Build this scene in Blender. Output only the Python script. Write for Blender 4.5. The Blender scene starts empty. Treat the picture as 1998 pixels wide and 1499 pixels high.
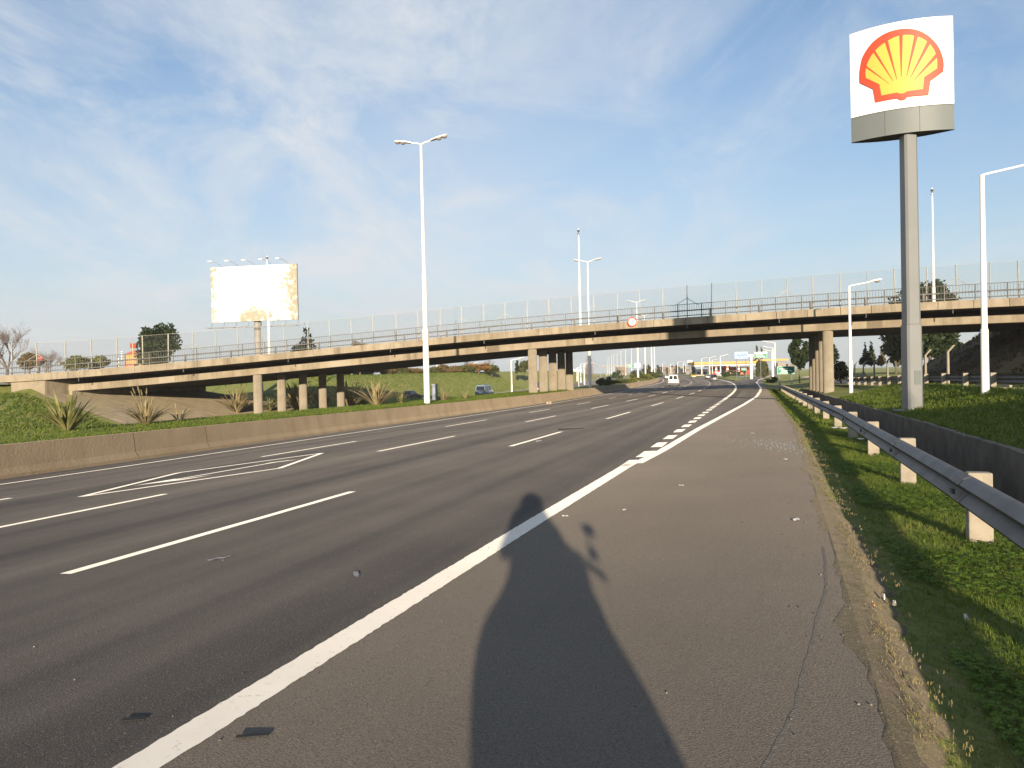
import bpy, bmesh, math, random
from mathutils import Vector, Matrix
random.seed(7)
PI = math.pi
sc = bpy.context.scene
COL = sc.collection

SUN_E = 4.9; SUN_C = (1.0, .83, .61); SKY_S = .106; EXPO = 0.88; HAZE_D = .0002
CLOUD_C = (3.75, 3.98, 4.25); HAZE_C = (3.2, 3.45, 3.55); SKY_TINT = (.64, .85, 1.0)

# ------------------------------------------------------------------ camera model (photo pixels 1998 x 1499)
F = 1500.0; ROLL = math.radians(1.3); PITCH = math.atan(18/1500.0); CAMH = 1.4
ca, sa, cp, sp = math.cos(ROLL), math.sin(ROLL), math.cos(PITCH), math.sin(PITCH)
FW = Vector((0, cp, -sp)); RT = Vector((ca, -sa*sp, -sa*cp)); UP = Vector((sa, ca*sp, ca*cp))
def ray(x, y):
    return FW + RT*((x-999)/F) - UP*((y-749.5)/F)
def at(x, y, Y):
    d = ray(x, y); k = Y/d.y
    return Vector((d.x*k, Y, CAMH+d.z*k))
# ------------------------------------------------------------------ road frame: s along the road, u to its left
TH = math.radians(17.8); st, ct = math.sin(TH), math.cos(TH)
def su(X, Y): return X*st+Y*ct, -X*ct+Y*st
def xy(s, u): return s*st-u*ct, s*ct+u*st
def lerp(x, pts):
    if x <= pts[0][0]: return pts[0][1]
    for (a, p), (b, q) in zip(pts, pts[1:]):
        if x <= b: return p+(q-p)*(x-a)/(b-a)
    return pts[-1][1]
def ss(a, b, x):
    t = min(1, max(0, (x-a)/(b-a))); return t*t*(3-2*t)
KN = [-40, 0, 20, 40, 60, 80, 110, 150, 220, 300]
GV = [-.29, 0, .1454, .3004, .4665, .6152, .7733, .9588, 1.223, 1.35]
CV = [.047, .0471, .0471, .0462, .042, .0366, .0279, .0183, .0088, 0]
def herm(x, xs, ys):
    n = len(xs)
    if x <= xs[0]: return ys[0]
    if x >= xs[-1]: return ys[-1]
    i = 0
    while x > xs[i+1]: i += 1
    def tn(k):
        if k == 0: return (ys[1]-ys[0])/(xs[1]-xs[0])
        if k == n-1: return 0
        return (ys[k+1]-ys[k-1])/(xs[k+1]-xs[k-1])
    h = xs[i+1]-xs[i]; t = (x-xs[i])/h
    return (2*t**3-3*t*t+1)*ys[i]+(t**3-2*t*t+t)*h*tn(i)+(-2*t**3+3*t*t)*ys[i+1]+(t**3-t*t)*h*tn(i+1)
def zr(s, u): return -herm(s, KN, GV)-herm(s, KN, CV)*max(-3, min(u, 24))
def shift(s): return 0 if s < 55 else ((s-55)**2/3280 if s < 420 else 40.6+(s-420)*.2226)
# edges of the paved road
def bw(s): return lerp(s, [(-60, 18.4), (14, 18.5), (26, 19.0), (38, 19.3), (59, 18.9), (95, 18.7), (900, 18.7)])+shift(s)
def ur(s): return lerp(s, [(-60, -.45), (3, -.45), (8, -.58), (22, -.85), (45, -.8), (85, -.75), (200, -.8), (337, -6), (420, -14), (900, -70)])
def aline(s): return lerp(s, [(-60, 2.55), (2, 2.4), (8, 2.3), (13, 2.18), (15.7, 2.0), (22, 1.75), (30, 1.33), (40, .82), (54, .27), (71, 0), (86, -.1), (120, .2), (139, .5), (197, .05), (337, -4.4), (420, -12.5), (900, -68)])

# left approach embankment (rectangle X < -40.6, Y from the near fascia back 18 m)
BX = [(0, 64.7), (200, 66.5), (400, 68.8), (700, 70.2), (1000, 69.3), (1200, 66.6), (1400, 63.4), (1600, 59.7), (1800, 56.5), (2000, 53.8)]
def lift_left(X, Y):
    X -= .31*max(0, Y-65.5); dx = max(0, X+40.8); y0 = 65.5+.05*(X+41); dy = max(0, y0-Y, Y-(y0+17.5))
    d = math.hypot(dx, dy)
    top = 1.55 if X < -40.8 and dy == 0 else .95
    if X > -40.8: top = .75
    return top-.235*d
def rrel(s): return lerp(s, [(-60, .62), (42, .62), (75, .35), (105, .1), (180, .2)])
def zc(s): return lerp(s, [(-60, -2.1), (110, -2.1), (200, -1.6), (260, -1.45)])
def terrain(X, Y):
    s, u = su(X, Y)
    if u < 6:
        z0 = zr(s, -.7); e = ur(s)
        if u > e: return zr(s, u)-.07
        d = e-u+.75                     # distance right of the road, measured as if the edge were at -.75
        ch = 1-ss(86, 96, s)
        r = rrel(s)
        prof = [(.75, -.03), (1.0, -.12), (1.3, -.17), (1.9, -.21), (2.5, -.22), (2.56, -.22), (2.62, -.22-1.0*ch), (4.62, -.22-1.0*ch), (4.68, -.24), (5.2, -.17+.1*r), (6.0, -.1+.25*r), (7.5, r*.9), (8.6, r+.03), (11, r*.85), (13.6, r*.6)]
        z = z0+lerp(d, prof)
        if d > 13:
            m = ss(30, 47, s)*(1-ss(91, 106, s))
            w = 1-ss(45, 70, d)
            z += m*w*min(5.3, max(0, (d-13.8)*.6))
        far = ss(100, 140, s)
        if far > 0 and d > 6:
            z += far*1.2*ss(6, 16, d)*(1-ss(170, 260, s))
        return z
    b = bw(s)
    if u < b+.25: return zr(s, u)-.07
    d = u-b
    zt = zr(s, b-.5)+.82; c = zc(s)
    z = lerp(d, [(.25, zt-.1), (.4, zt), (4.0, zt+.04), (5.0, zt-.1), (8.5, c), (26.5, c), (28, c+.05)])
    if d > 28:
        m = ss(72, 98, s)
        z += m*3.9*ss(28, 39, d)+(1-m)*.0
        z = max(z, min(1.6, lift_left(X, Y)))
    elif d > 20:
        z = max(z, lift_left(X, Y))
    return z
def hit(x, y, zf=terrain, kmin=.8):
    d = ray(x, y); k = kmin; lo = kmin
    while k < 2500:
        if CAMH+d.z*k < zf(d.x*k, d.y*k):
            a, b = lo, k
            for _ in range(30):
                m = (a+b)/2
                if CAMH+d.z*m < zf(d.x*m, d.y*m): b = m
                else: a = m
            return Vector((d.x*b, d.y*b, CAMH+d.z*b))
        lo = k; k *= 1.02
    return Vector((d.x*lo, d.y*lo, CAMH+d.z*lo))
zroad = lambda X, Y: zr(*su(X, Y))
def onroad(x, y): return hit(x, y, zroad)

# ------------------------------------------------------------------ materials
MATS = {}
def nd(nt, t, **k):
    n = nt.nodes.new(t)
    for a, b in k.items():
        if a in n.inputs: n.inputs[a].default_value = b
        else: setattr(n, a, b)
    return n
def mat(name, col, rough=.7, col2=None, scale=3.0, detail=6, bump=0, bscale=40, metal=0, coord='Object', lo=.35, hi=.65, spec=.3, stretch=None, dr=0, extra=None):
    """Principled surface whose colour wanders between col and col2 with noise; optional bump."""
    if name in MATS: return MATS[name]
    m = bpy.data.materials.new(name); m.use_nodes = True; nt = m.node_tree; nt.nodes.clear()
    out = nd(nt, 'ShaderNodeOutputMaterial'); p = nd(nt, 'ShaderNodeBsdfPrincipled')
    nt.links.new(p.outputs[0], out.inputs[0])
    p.inputs['Roughness'].default_value = rough; p.inputs['Metallic'].default_value = metal
    p.inputs['Specular IOR Level'].default_value = spec
    p.inputs['Diffuse Roughness'].default_value = dr
    p.inputs['Base Color'].default_value = (*col, 1)
    if coord == 'World':
        src = nd(nt, 'ShaderNodeNewGeometry').outputs['Position']
    else:
        src = nd(nt, 'ShaderNodeTexCoord').outputs[coord]
    if stretch:
        mp = nd(nt, 'ShaderNodeMapping'); mp.inputs['Scale'].default_value = stretch
        nt.links.new(src, mp.inputs[0]); src = mp.outputs[0]
    colout = None
    if col2:
        n = nd(nt, 'ShaderNodeTexNoise'); n.inputs['Scale'].default_value = scale; n.inputs['Detail'].default_value = detail; n.inputs['Roughness'].default_value = .65
        nt.links.new(src, n.inputs['Vector'])
        r = nd(nt, 'ShaderNodeValToRGB'); r.color_ramp.elements[0].position = lo; r.color_ramp.elements[1].position = hi
        r.color_ramp.elements[0].color = (*col, 1); r.color_ramp.elements[1].color = (*col2, 1)
        nt.links.new(n.outputs['Fac'], r.inputs[0]); colout = r.outputs[0]
        nt.links.new(colout, p.inputs['Base Color'])
    if bump:
        n2 = nd(nt, 'ShaderNodeTexNoise'); n2.inputs['Scale'].default_value = bscale; n2.inputs['Detail'].default_value = 5
        nt.links.new(src, n2.inputs['Vector'])
        b = nd(nt, 'ShaderNodeBump'); b.inputs['Strength'].default_value = bump; b.inputs['Distance'].default_value = .05
        nt.links.new(n2.outputs['Fac'], b.inputs['Height']); nt.links.new(b.outputs[0], p.inputs['Normal'])
    if extra: extra(nt, p, src, colout)
    MATS[name] = m
    return m
def mixcol(nt, fac, a, b, mode='MIX'):
    n = nt.nodes.new('ShaderNodeMix'); n.data_type = 'RGBA'; n.blend_type = mode
    for sock, v in ((n.inputs[0], fac), (n.inputs[6], a), (n.inputs[7], b)):
        if isinstance(v, (int, float)): sock.default_value = v
        elif isinstance(v, tuple): sock.default_value = (*v, 1)
        else: nt.links.new(v, sock)
    return n.outputs[2]
def noise(nt, src, scale, detail=5, rough=.6, stretch=None):
    if stretch:
        mp = nd(nt, 'ShaderNodeMapping'); mp.inputs['Scale'].default_value = stretch
        nt.links.new(src, mp.inputs[0]); src = mp.outputs[0]
    n = nd(nt, 'ShaderNodeTexNoise'); n.inputs['Scale'].default_value = scale; n.inputs['Detail'].default_value = detail; n.inputs['Roughness'].default_value = rough
    nt.links.new(src, n.inputs['Vector']); return n.outputs['Fac']
def remap(nt, v, a, b, c=0.0, d=1.0):
    n = nd(nt, 'ShaderNodeMapRange'); n.inputs[1].default_value = a; n.inputs[2].default_value = b; n.inputs[3].default_value = c; n.inputs[4].default_value = d
    nt.links.new(v, n.inputs[0]); return n.outputs[0]
def math_(nt, op, a, b=0.0):
    n = nd(nt, 'ShaderNodeMath', operation=op)
    for i, v in ((0, a), (1, b)):
        if isinstance(v, (int, float)): n.inputs[i].default_value = v
        else: nt.links.new(v, n.inputs[i])
    return n.outputs[0]

# asphalt: UV is in metres (u across, s along)
def asphalt(name, dark, light, fleck, wheel):
    def ex(nt, p, src, c):
        uv = nd(nt, 'ShaderNodeTexCoord').outputs['UV']
        pos = nd(nt, 'ShaderNodeNewGeometry').outputs['Position']
        band = remap(nt, noise(nt, uv, 1.0, 3, .55, (.85, .012, 1)), .36, .64)
        blot = remap(nt, noise(nt, pos, .45, 6, .6), .3, .7)
        k = math_(nt, 'ADD', math_(nt, 'MULTIPLY', band, wheel), math_(nt, 'MULTIPLY', blot, 1-wheel))
        base = mixcol(nt, k, dark, light)
        grit = noise(nt, pos, 95, 3, .7)
        base = mixcol(nt, remap(nt, grit, .28, .55, .62, 0), base, (.02, .019, .02))
        st_ = noise(nt, pos, 160, 2, .5)
        base = mixcol(nt, remap(nt, st_, .60, .72, 0, .75), base, fleck)
        patch = remap(nt, noise(nt, uv, 1.0, 5, .7, (.5, .16, 1)), .62, .74, 0, .4)
        base = mixcol(nt, patch, base, dark)
        nt.links.new(base, p.inputs['Base Color'])
        b = nd(nt, 'ShaderNodeBump'); b.inputs['Strength'].default_value = .55; b.inputs['Distance'].default_value = .012
        nt.links.new(grit, b.inputs['Height']); nt.links.new(b.outputs[0], p.inputs['Normal'])
    return mat(name, light, .88, coord='UV', spec=.22, dr=1.0, extra=ex)
M_ROAD = asphalt('asphalt_worn', (.033, .031, .032), (.108, .097, .088), (.26, .235, .215), .70)
M_SHOULDER = asphalt('asphalt_shoulder', (.118, .102, .087), (.158, .136, .115), (.28, .25, .215), .3)
M_FARROAD = asphalt('asphalt_far', (.075, .072, .072), (.11, .104, .10), (.25, .24, .22), .5)
def paint_ex(nt, p, src, c):
    pos = nd(nt, 'ShaderNodeNewGeometry').outputs['Position']
    w = remap(nt, noise(nt, pos, 26, 6, .75), .60, .68, 0, .8)
    w2 = remap(nt, noise(nt, pos, 2.2, 4, .6), .35, .7, 0, .3)
    base = mixcol(nt, w2, (.60, .57, .53), (.44, .41, .38))
    base = mixcol(nt, w, base, (.16, .15, .14))
    nt.links.new(base, p.inputs['Base Color'])
M_PAINT = mat('road_paint', (.7, .68, .63), .75, extra=paint_ex, dr=.8)
def dirt_ex(nt, p, src, c):
    pos = nd(nt, 'ShaderNodeNewGeometry').outputs['Position']
    a = noise(nt, pos, 2.5, 7, .7); b = noise(nt, pos, 30, 4, .7)
    base = mixcol(nt, remap(nt, a, .3, .7), (.112, .088, .064), (.072, .066, .036))
    base = mixcol(nt, remap(nt, b, .5, .7, 0, .6), base, (.17, .14, .10))
    g_ = noise(nt, pos, 9, 7, .75); base = mixcol(nt, remap(nt, g_, .52, .66, 0, .75), base, (.05, .045, .032))
    h_ = noise(nt, pos, 120, 2, .6); base = mixcol(nt, remap(nt, h_, .56, .7, 0, .7), base, (.26, .22, .17))
    nt.links.new(base, p.inputs['Base Color'])
M_DIRT = mat('verge_dirt', (.2, .15, .1), .95, bump=.1, bscale=70, coord='World', extra=dirt_ex, dr=.8)
def turf_ex(nt, p, src, c):
    pos = nd(nt, 'ShaderNodeNewGeometry').outputs['Position']
    a = remap(nt, noise(nt, pos, .35, 7, .65), .3, .7)
    b = remap(nt, noise(nt, pos, 3.5, 6, .7), .3, .7)
    base = mixcol(nt, a, (.092, .122, .026), (.155, .15, .045))
    base = mixcol(nt, math_(nt, 'MULTIPLY', b, .55), base, (.05, .085, .018))
    d = remap(nt, noise(nt, pos, .8, 8, .75), .50, .70, 0, .8)
    base = mixcol(nt, d, base, (.17, .135, .07))
    nt.links.new(base, p.inputs['Base Color'])
M_TURF = mat('turf', (.08, .1, .03), .95, bump=.8, bscale=14, coord='World', extra=turf_ex, dr=.8)
def blade_mat(name, cols, scale=1.6, trans=.35):
    if name in MATS: return MATS[name]
    m = bpy.data.materials.new(name); m.use_nodes = True; nt = m.node_tree; nt.nodes.clear()
    out = nd(nt, 'ShaderNodeOutputMaterial')
    pos = nd(nt, 'ShaderNodeNewGeometry').outputs['Position']
    n1 = noise(nt, pos, scale, 5, .7); n2 = noise(nt, pos, scale*14, 3, .7)
    k = math_(nt, 'ADD', math_(nt, 'MULTIPLY', n1, .55), math_(nt, 'MULTIPLY', n2, .45))
    r = nd(nt, 'ShaderNodeValToRGB'); el = r.color_ramp.elements
    el[0].position = .36; el[1].position = .64; el[0].color = (*cols[0], 1); el[1].color = (*cols[-1], 1)
    for i, c in enumerate(cols[1:-1]):
        e = el.new(.36+.28*(i+1)/(len(cols)-1)); e.color = (*c, 1)
    nt.links.new(k, r.inputs[0])
    d = nd(nt, 'ShaderNodeBsdfPrincipled'); d.inputs['Roughness'].default_value = .6; d.inputs['Specular IOR Level'].default_value = .2
    t = nd(nt, 'ShaderNodeBsdfTranslucent'); mx = nd(nt, 'ShaderNodeMixShader'); mx.inputs[0].default_value = trans
    nt.links.new(r.outputs[0], d.inputs['Base Color']); nt.links.new(r.outputs[0], t.inputs[0])
    nt.links.new(d.outputs[0], mx.inputs[1]); nt.links.new(t.outputs[0], mx.inputs[2]); nt.links.new(mx.outputs[0], out.inputs[0])
    MATS[name] = m; return m
M_GRASS = blade_mat('grass_blades', [(.045, .085, .010), (.11, .165, .022), (.165, .21, .038), (.22, .225, .06)])
M_CLOVER = blade_mat('clover', [(.045, .095, .010), (.10, .175, .02), (.17, .24, .04)], 3)
M_DRY = blade_mat('dry_grass', [(.16, .13, .06), (.26, .21, .10), (.36, .30, .17)], 3)
def conc_ex(streak, stain):
    def ex(nt, p, src, c):
        obj = nd(nt, 'ShaderNodeNewGeometry').outputs['Position']
        s1 = remap(nt, noise(nt, obj, 1.0, 5, .7, (1.2, 1.2, .12)), .48, .72, 0, streak)
        base = mixcol(nt, s1, c, (.12, .095, .065))
        s2 = remap(nt, noise(nt, obj, .35, 4, .6), .5, .6, 0, stain)
        base = mixcol(nt, s2, base, (.21, .17, .115))
        nt.links.new(base, p.inputs['Base Color'])
    return ex
M_CONC = mat('concrete_bridge', (.28, .235, .172), .85, (.35, .298, .222), .8, 6, .25, 6, coord='World', extra=conc_ex(.75, .5), dr=.6)
M_COL = mat('concrete_column', (.24, .208, .16), .85, (.30, .262, .205), 1.2, 6, .2, 10, coord='World', extra=conc_ex(.4, .15), dr=.6)
M_BARR = mat('concrete_barrier', (.20, .155, .105), .9, (.25, .198, .138), .7, 6, .3, 14, coord='World', extra=conc_ex(.45, .3), dr=.6)
def pave_ex(nt, p, src, c):
    pos = nd(nt, 'ShaderNodeNewGeometry').outputs['Position']
    mp = nd(nt, 'ShaderNodeMapping'); mp.inputs['Rotation'].default_value = (0, 0, .45); nt.links.new(pos, mp.inputs[0])
    br = nd(nt, 'ShaderNodeTexBrick'); br.inputs['Scale'].default_value = .32; br.inputs['Mortar Size'].default_value = .012
    br.inputs['Color1'].default_value = (.215, .178, .128, 1); br.inputs['Color2'].default_value = (.165, .138, .10, 1); br.inputs['Mortar'].default_value = (.085, .07, .045, 1)
    nt.links.new(mp.outputs[0], br.inputs['Vector'])
    base = mixcol(nt, remap(nt, noise(nt, pos, .5, 6, .7), .4, .7, 0, .6), br.outputs[0], (.22, .185, .10))
    nt.links.new(base, p.inputs['Base Color'])
M_PAVE = mat('slope_slabs', (.3, .25, .18), .9, bump=.2, bscale=8, coord='World', extra=pave_ex, dr=.6)
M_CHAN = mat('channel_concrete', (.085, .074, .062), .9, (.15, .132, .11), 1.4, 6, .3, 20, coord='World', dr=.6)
M_WHITE = mat('white_paint', (.82, .80, .76), .5, (.74, .71, .66), 2.0)
M_GALV = mat('galvanised', (.40, .41, .43), .42, (.30, .31, .33), 2.5, 6, metal=.75, coord='World')
M_RAIL = mat('guardrail_steel', (.15, .145, .14), .55, (.095, .088, .08), 2.2, 7, metal=.25, coord='World')
M_FENCEP = mat('fence_steel', (.33, .32, .29), .6, (.25, .24, .21), 3, metal=.2, coord='World')
M_RAILING = mat('railing_paint', (.15, .145, .135), .6, (.11, .105, .1), 3, coord='World')
M_DKSTEEL = mat('dark_steel', (.05, .05, .055), .5, (.09, .09, .09), 3)
M_POSTC = mat('post_concrete', (.24, .21, .165), .85, (.31, .275, .22), 5, 6, .2, 30, coord='World')
M_GREYP = mat('sign_grey', (.13, .147, .15), .5, (.115, .13, .132), .6)
M_POLEG = mat('sign_pole_grey', (.185, .192, .195), .5, (.16, .167, .172), .5)
M_SIGNW = mat('sign_white', (.86, .85, .81), .35)
M_RED = mat('sign_red', (.60, .055, .026), .5)
M_YEL = mat('sign_yellow', (.56, .365, .065), .5)
M_BLACK = mat('black', (.012, .012, .013), .6)
M_RUBBER = mat('rubber', (.018, .018, .019), .85, (.03, .03, .03), 12)
M_GLASS = mat('car_glass', (.012, .016, .02), .08, spec=.6)
M_LENS = mat('lamp_lens', (.20, .17, .16), .2, (.3, .26, .24), 8, spec=.6)
M_GREEN = mat('sign_green', (.015, .19, .11), .45, (.02, .24, .14), 2)
M_BLUE = mat('sign_blue', (.10, .20, .55), .45, (.16, .28, .62), 2)
M_BARK = mat('bark', (.10, .08, .06), .95, (.17, .14, .11), 6, 6, .5, 30)
M_TWIG = mat('twigs', (.13, .10, .09), .9, (.22, .17, .15), 2)
def bill_ex(nt, p, src, c):
    uv = nd(nt, 'ShaderNodeTexCoord').outputs['Generated']
    sep = nd(nt, 'ShaderNodeSeparateXYZ'); nt.links.new(uv, sep.inputs[0])
    x, z = sep.outputs[0], sep.outputs[2]
    # torn remains of a poster: thick on the right edge, low in the middle, flecks along the left edge
    right = remap(nt, x, .62, 1.0); mid = math_(nt, 'MULTIPLY', remap(nt, math_(nt, 'ABSOLUTE', math_(nt, 'SUBTRACT', x, .53)), .05, .36, 1, 0), remap(nt, z, .05, .72, 1, 0))
    left = remap(nt, x, .0, .16, .85, 0)
    n = noise(nt, uv, 24, 8, .8, (1, 1, .55)); n2 = noise(nt, uv, 3.2, 6, .7)
    low = math_(nt, 'MAXIMUM', remap(nt, z, 0, .14, .6, 0), remap(nt, z, .9, 1.0, 0, .45))
    w = math_(nt, 'MAXIMUM', math_(nt, 'MAXIMUM', math_(nt, 'MULTIPLY', right, .95), math_(nt, 'MULTIPLY', mid, 1.0)), math_(nt, 'MAXIMUM', left, low))
    w = math_(nt, 'MULTIPLY', w, remap(nt, noise(nt, uv, 4.5, 4, .6), .34, .64, .45, 1.3))
    m = remap(nt, math_(nt, 'ADD', n, math_(nt, 'MULTIPLY', w, .34)), .57, .77)
    colr = mixcol(nt, remap(nt, n2, .38, .62), (.17, .115, .065), (.20, .19, .12))
    nt.links.new(mixcol(nt, math_(nt, 'MULTIPLY', m, .86), (.93, .91, .86), colr), p.inputs['Base Color'])
M_BILL = mat('billboard_sheet', (.9, .9, .85), .6, coord='Generated', extra=bill_ex)
def paintmat(name, c): return mat('car_paint_'+name, c, .28, spec=.55)
def netmat():
    m = bpy.data.materials.new('wire_mesh'); m.use_nodes = True; nt = m.node_tree; nt.nodes.clear()
    out = nd(nt, 'ShaderNodeOutputMaterial'); tr = nd(nt, 'ShaderNodeBsdfTransparent'); p = nd(nt, 'ShaderNodeBsdfPrincipled')
    p.inputs['Base Color'].default_value = (.055, .058, .06, 1); p.inputs['Roughness'].default_value = .6
    uv = nd(nt, 'ShaderNodeTexCoord').outputs['UV']; sep = nd(nt, 'ShaderNodeSeparateXYZ'); nt.links.new(uv, sep.inputs[0])
    fac = []
    for op in ('ADD', 'SUBTRACT'):
        d = math_(nt, 'MULTIPLY', math_(nt, op, sep.outputs[0], sep.outputs[1]), 1/.09)
        fr = math_(nt, 'FRACT', d); fac.append(math_(nt, 'LESS_THAN', fr, .048))
    f = math_(nt, 'MAXIMUM', *fac)
    mx = nd(nt, 'ShaderNodeMixShader'); nt.links.new(f, mx.inputs[0]); nt.links.new(tr.outputs[0], mx.inputs[1]); nt.links.new(p.outputs[0], mx.inputs[2])
    nt.links.new(mx.outputs[0], out.inputs[0]); return m
M_NET = netmat()

# ------------------------------------------------------------------ mesh helpers
class MB:
    def __init__(s): s.v = []; s.f = []; s.mi = []; s.uv = None; s.cur = 0
    def add(s, vs, fs):
        o = len(s.v); s.v += [tuple(v) for v in vs]; s.f += [tuple(i+o for i in f) for f in fs]; s.mi += [s.cur]*len(fs); return s
    def box(s, c, size, rz=0, rx=0, ry=0, taper=1.0):
        hx, hy, hz = [k/2 for k in size]
        R = Matrix.Rotation(rz, 3, 'Z') @ Matrix.Rotation(rx, 3, 'X') @ Matrix.Rotation(ry, 3, 'Y')
        vs = []
        for z in (-hz, hz):
            k = taper if z > 0 else 1
            for x, y in ((-hx, -hy), (hx, -hy), (hx, hy), (-hx, hy)):
                vs.append(Vector(c)+R @ Vector((x*k, y*k, z)))
        return s.add(vs, [(3, 2, 1, 0), (4, 5, 6, 7), (0, 1, 5, 4), (1, 2, 6, 5), (2, 3, 7, 6), (3, 0, 4, 7)])
    def tube(s, pts, rad, n=8, cap=True):
        pts = [Vector(p) for p in pts]
        if not isinstance(rad, (list, tuple)): rad = [rad]*len(pts)
        vs = []; ref = None
        for i, p in enumerate(pts):
            t = (pts[min(i+1, len(pts)-1)]-pts[max(i-1, 0)]).normalized()
            if ref is None: ref = Vector((0, 0, 1)) if abs(t.z) < .9 else Vector((1, 0, 0))
            a = t.cross(ref).normalized(); b = t.cross(a).normalized()
            for k in range(n):
                an = 2*PI*(k+.5)/n
                vs.append(p+(a*math.cos(an)+b*math.sin(an))*rad[i])
        fs = []
        for i in range(len(pts)-1):
            for k in range(n):
                fs.append((i*n+k, i*n+(k+1) % n, (i+1)*n+(k+1) % n, (i+1)*n+k))
        if cap: fs += [tuple(range(n))[::-1], tuple((len(pts)-1)*n+k for k in range(n))]
        return s.add(vs, fs)
    def lathe(s, prof, c=(0, 0, 0), n=16, axis='Z'):
        vs = []
        for r, h in prof:
            for k in range(n):
                a = 2*PI*k/n
                p = (r*math.cos(a), r*math.sin(a), h)
                if axis == 'Y': p = (r*math.cos(a), h, r*math.sin(a))
                if axis == 'X': p = (h, r*math.cos(a), r*math.sin(a))
                vs.append(Vector(c)+Vector(p))
        fs = [(i*n+k, i*n+(k+1) % n, (i+1)*n+(k+1) % n, (i+1)*n+k) for i in range(len(prof)-1) for k in range(n)]
        fs += [tuple(range(n))[::-1], tuple((len(prof)-1)*n+k for k in range(n))]
        return s.add(vs, fs)
    def prism(s, poly, d0, d1):
        """poly: list of 3D points (flat); swept from offset d0 to d1 (vectors)."""
        n = len(poly); d0 = Vector(d0); d1 = Vector(d1)
        vs = [Vector(p)+d0 for p in poly]+[Vector(p)+d1 for p in poly]
        fs = [tuple(range(n))[::-1], tuple(range(n, 2*n))]+[(i, (i+1) % n, (i+1) % n+n, i+n) for i in range(n)]
        return s.add(vs, fs)
    def loft(s, rows, close=False, caps=False):
        n = len(rows[0]); vs = [p for r in rows for p in r]; fs = []
        for i in range(len(rows)-1):
            for k in range(n if close else n-1):
                fs.append((i*n+k, i*n+(k+1) % n, (i+1)*n+(k+1) % n, (i+1)*n+k))
        if caps: fs += [tuple(range(n))[::-1], tuple((len(rows)-1)*n+k for k in range(n))]
        return s.add(vs, fs)
    def build(s, name, m, parent=None, smooth=False, uv=None, loc=None):
        me = bpy.data.meshes.new(name)
        off = Vector(loc) if loc is not None else Vector((0, 0, 0))
        me.from_pydata([tuple(Vector(v)-off) for v in s.v] if loc is not None else s.v, [], s.f)
        for mm in (m if isinstance(m, (list, tuple)) else [m]): me.materials.append(mm)
        if any(s.mi): me.polygons.foreach_set('material_index', s.mi)
        if smooth: me.polygons.foreach_set('use_smooth', [True]*len(s.f))
        if uv is not None:
            l = me.uv_layers.new(name='UVMap'); flat = []
            for poly in me.polygons:
                for vi in poly.vertices: flat += uv[vi]
            l.data.foreach_set('uv', flat)
        me.update()
        o = bpy.data.objects.new(name, me); COL.objects.link(o)
        if loc is not None: o.location = off
        if parent is not None: o.parent = parent
        return o
def fixn(o):
    bm = bmesh.new(); bm.from_mesh(o.data); bmesh.ops.recalc_face_normals(bm, faces=bm.faces); bm.to_mesh(o.data); bm.free(); return o
def autosmooth(o, ang=35):
    bm = bmesh.new(); bm.from_mesh(o.data); bmesh.ops.recalc_face_normals(bm, faces=bm.faces)
    for f in bm.faces: f.smooth = True
    for e in bm.edges: e.smooth = len(e.link_faces) == 2 and e.calc_face_angle(0) < math.radians(ang)
    bm.to_mesh(o.data); bm.free(); return o
def bevel(o, w=.02, seg=2):
    md = o.modifiers.new('edge', 'BEVEL'); md.width = w; md.segments = seg; md.limit_method = 'ANGLE'; md.angle_limit = math.radians(40); return o
def thing(name, label, cat, loc=(0, 0, 0), rz=0, group=None):
    o = bpy.data.objects.new(name, None); COL.objects.link(o); o.empty_display_size = .2
    o.location = loc; o.rotation_euler = (0, 0, rz); tag(o, label, cat, group); return o
def tag(o, label=None, cat=None, group=None, kind=None):
    if label: o['label'] = label
    if cat: o['category'] = cat
    if group: o['group'] = group
    if kind: o['kind'] = kind
    return o
def dup(root, loc, rz=0, label=None, group=None, scale=None):
    r = root.copy(); COL.objects.link(r); r.location = loc; r.rotation_euler = (0, 0, rz)
    if scale: r.scale = (scale,)*3
    if label: r['label'] = label
    if group: r['group'] = group
    for c in list(root.children):
        d = c.copy(); COL.objects.link(d); d.parent = r
        for g in list(c.children):
            e = g.copy(); COL.objects.link(e); e.parent = d
    return r

def text(name, body, size, m, parent, loc, rot, ax='CENTER', sx=1.0):
    cu = bpy.data.curves.new(name, 'FONT'); cu.body = body; cu.size = size; cu.align_x = ax; cu.align_y = 'CENTER'; cu.extrude = .003
    t = bpy.data.objects.new(name+'_src', cu); COL.objects.link(t); bpy.context.view_layer.update()
    me = bpy.data.meshes.new_from_object(t.evaluated_get(bpy.context.evaluated_depsgraph_get()))
    bpy.data.objects.remove(t); bpy.data.curves.remove(cu); me.materials.clear(); me.materials.append(m)
    o = bpy.data.objects.new(name, me); COL.objects.link(o); o.parent = parent; o.location = loc; o.rotation_euler = rot; o.scale = (sx, 1, 1); return o
def wb(mb, name, m, root, smooth=False, uv=None):
    """build world-space geometry as a child of a thing whose Empty stands at root.location (unrotated)"""
    off = root.location.copy()
    mb.v = [tuple(Vector(v)-off) for v in mb.v]
    return mb.build(name, m, root, smooth, uv)
# ================================================================== SETTING
def frange(a, b, st_):
    out = []; x = a
    while x < b-1e-6: out.append(x); x += st_
    return out
S_ROWS = frange(-60, -6, 6)+frange(-6, 130, 1.25)+frange(130, 260, 4)+frange(260, 560, 12)+[560, 640, 760, 950, 1250, 1700, 2400]
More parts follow.
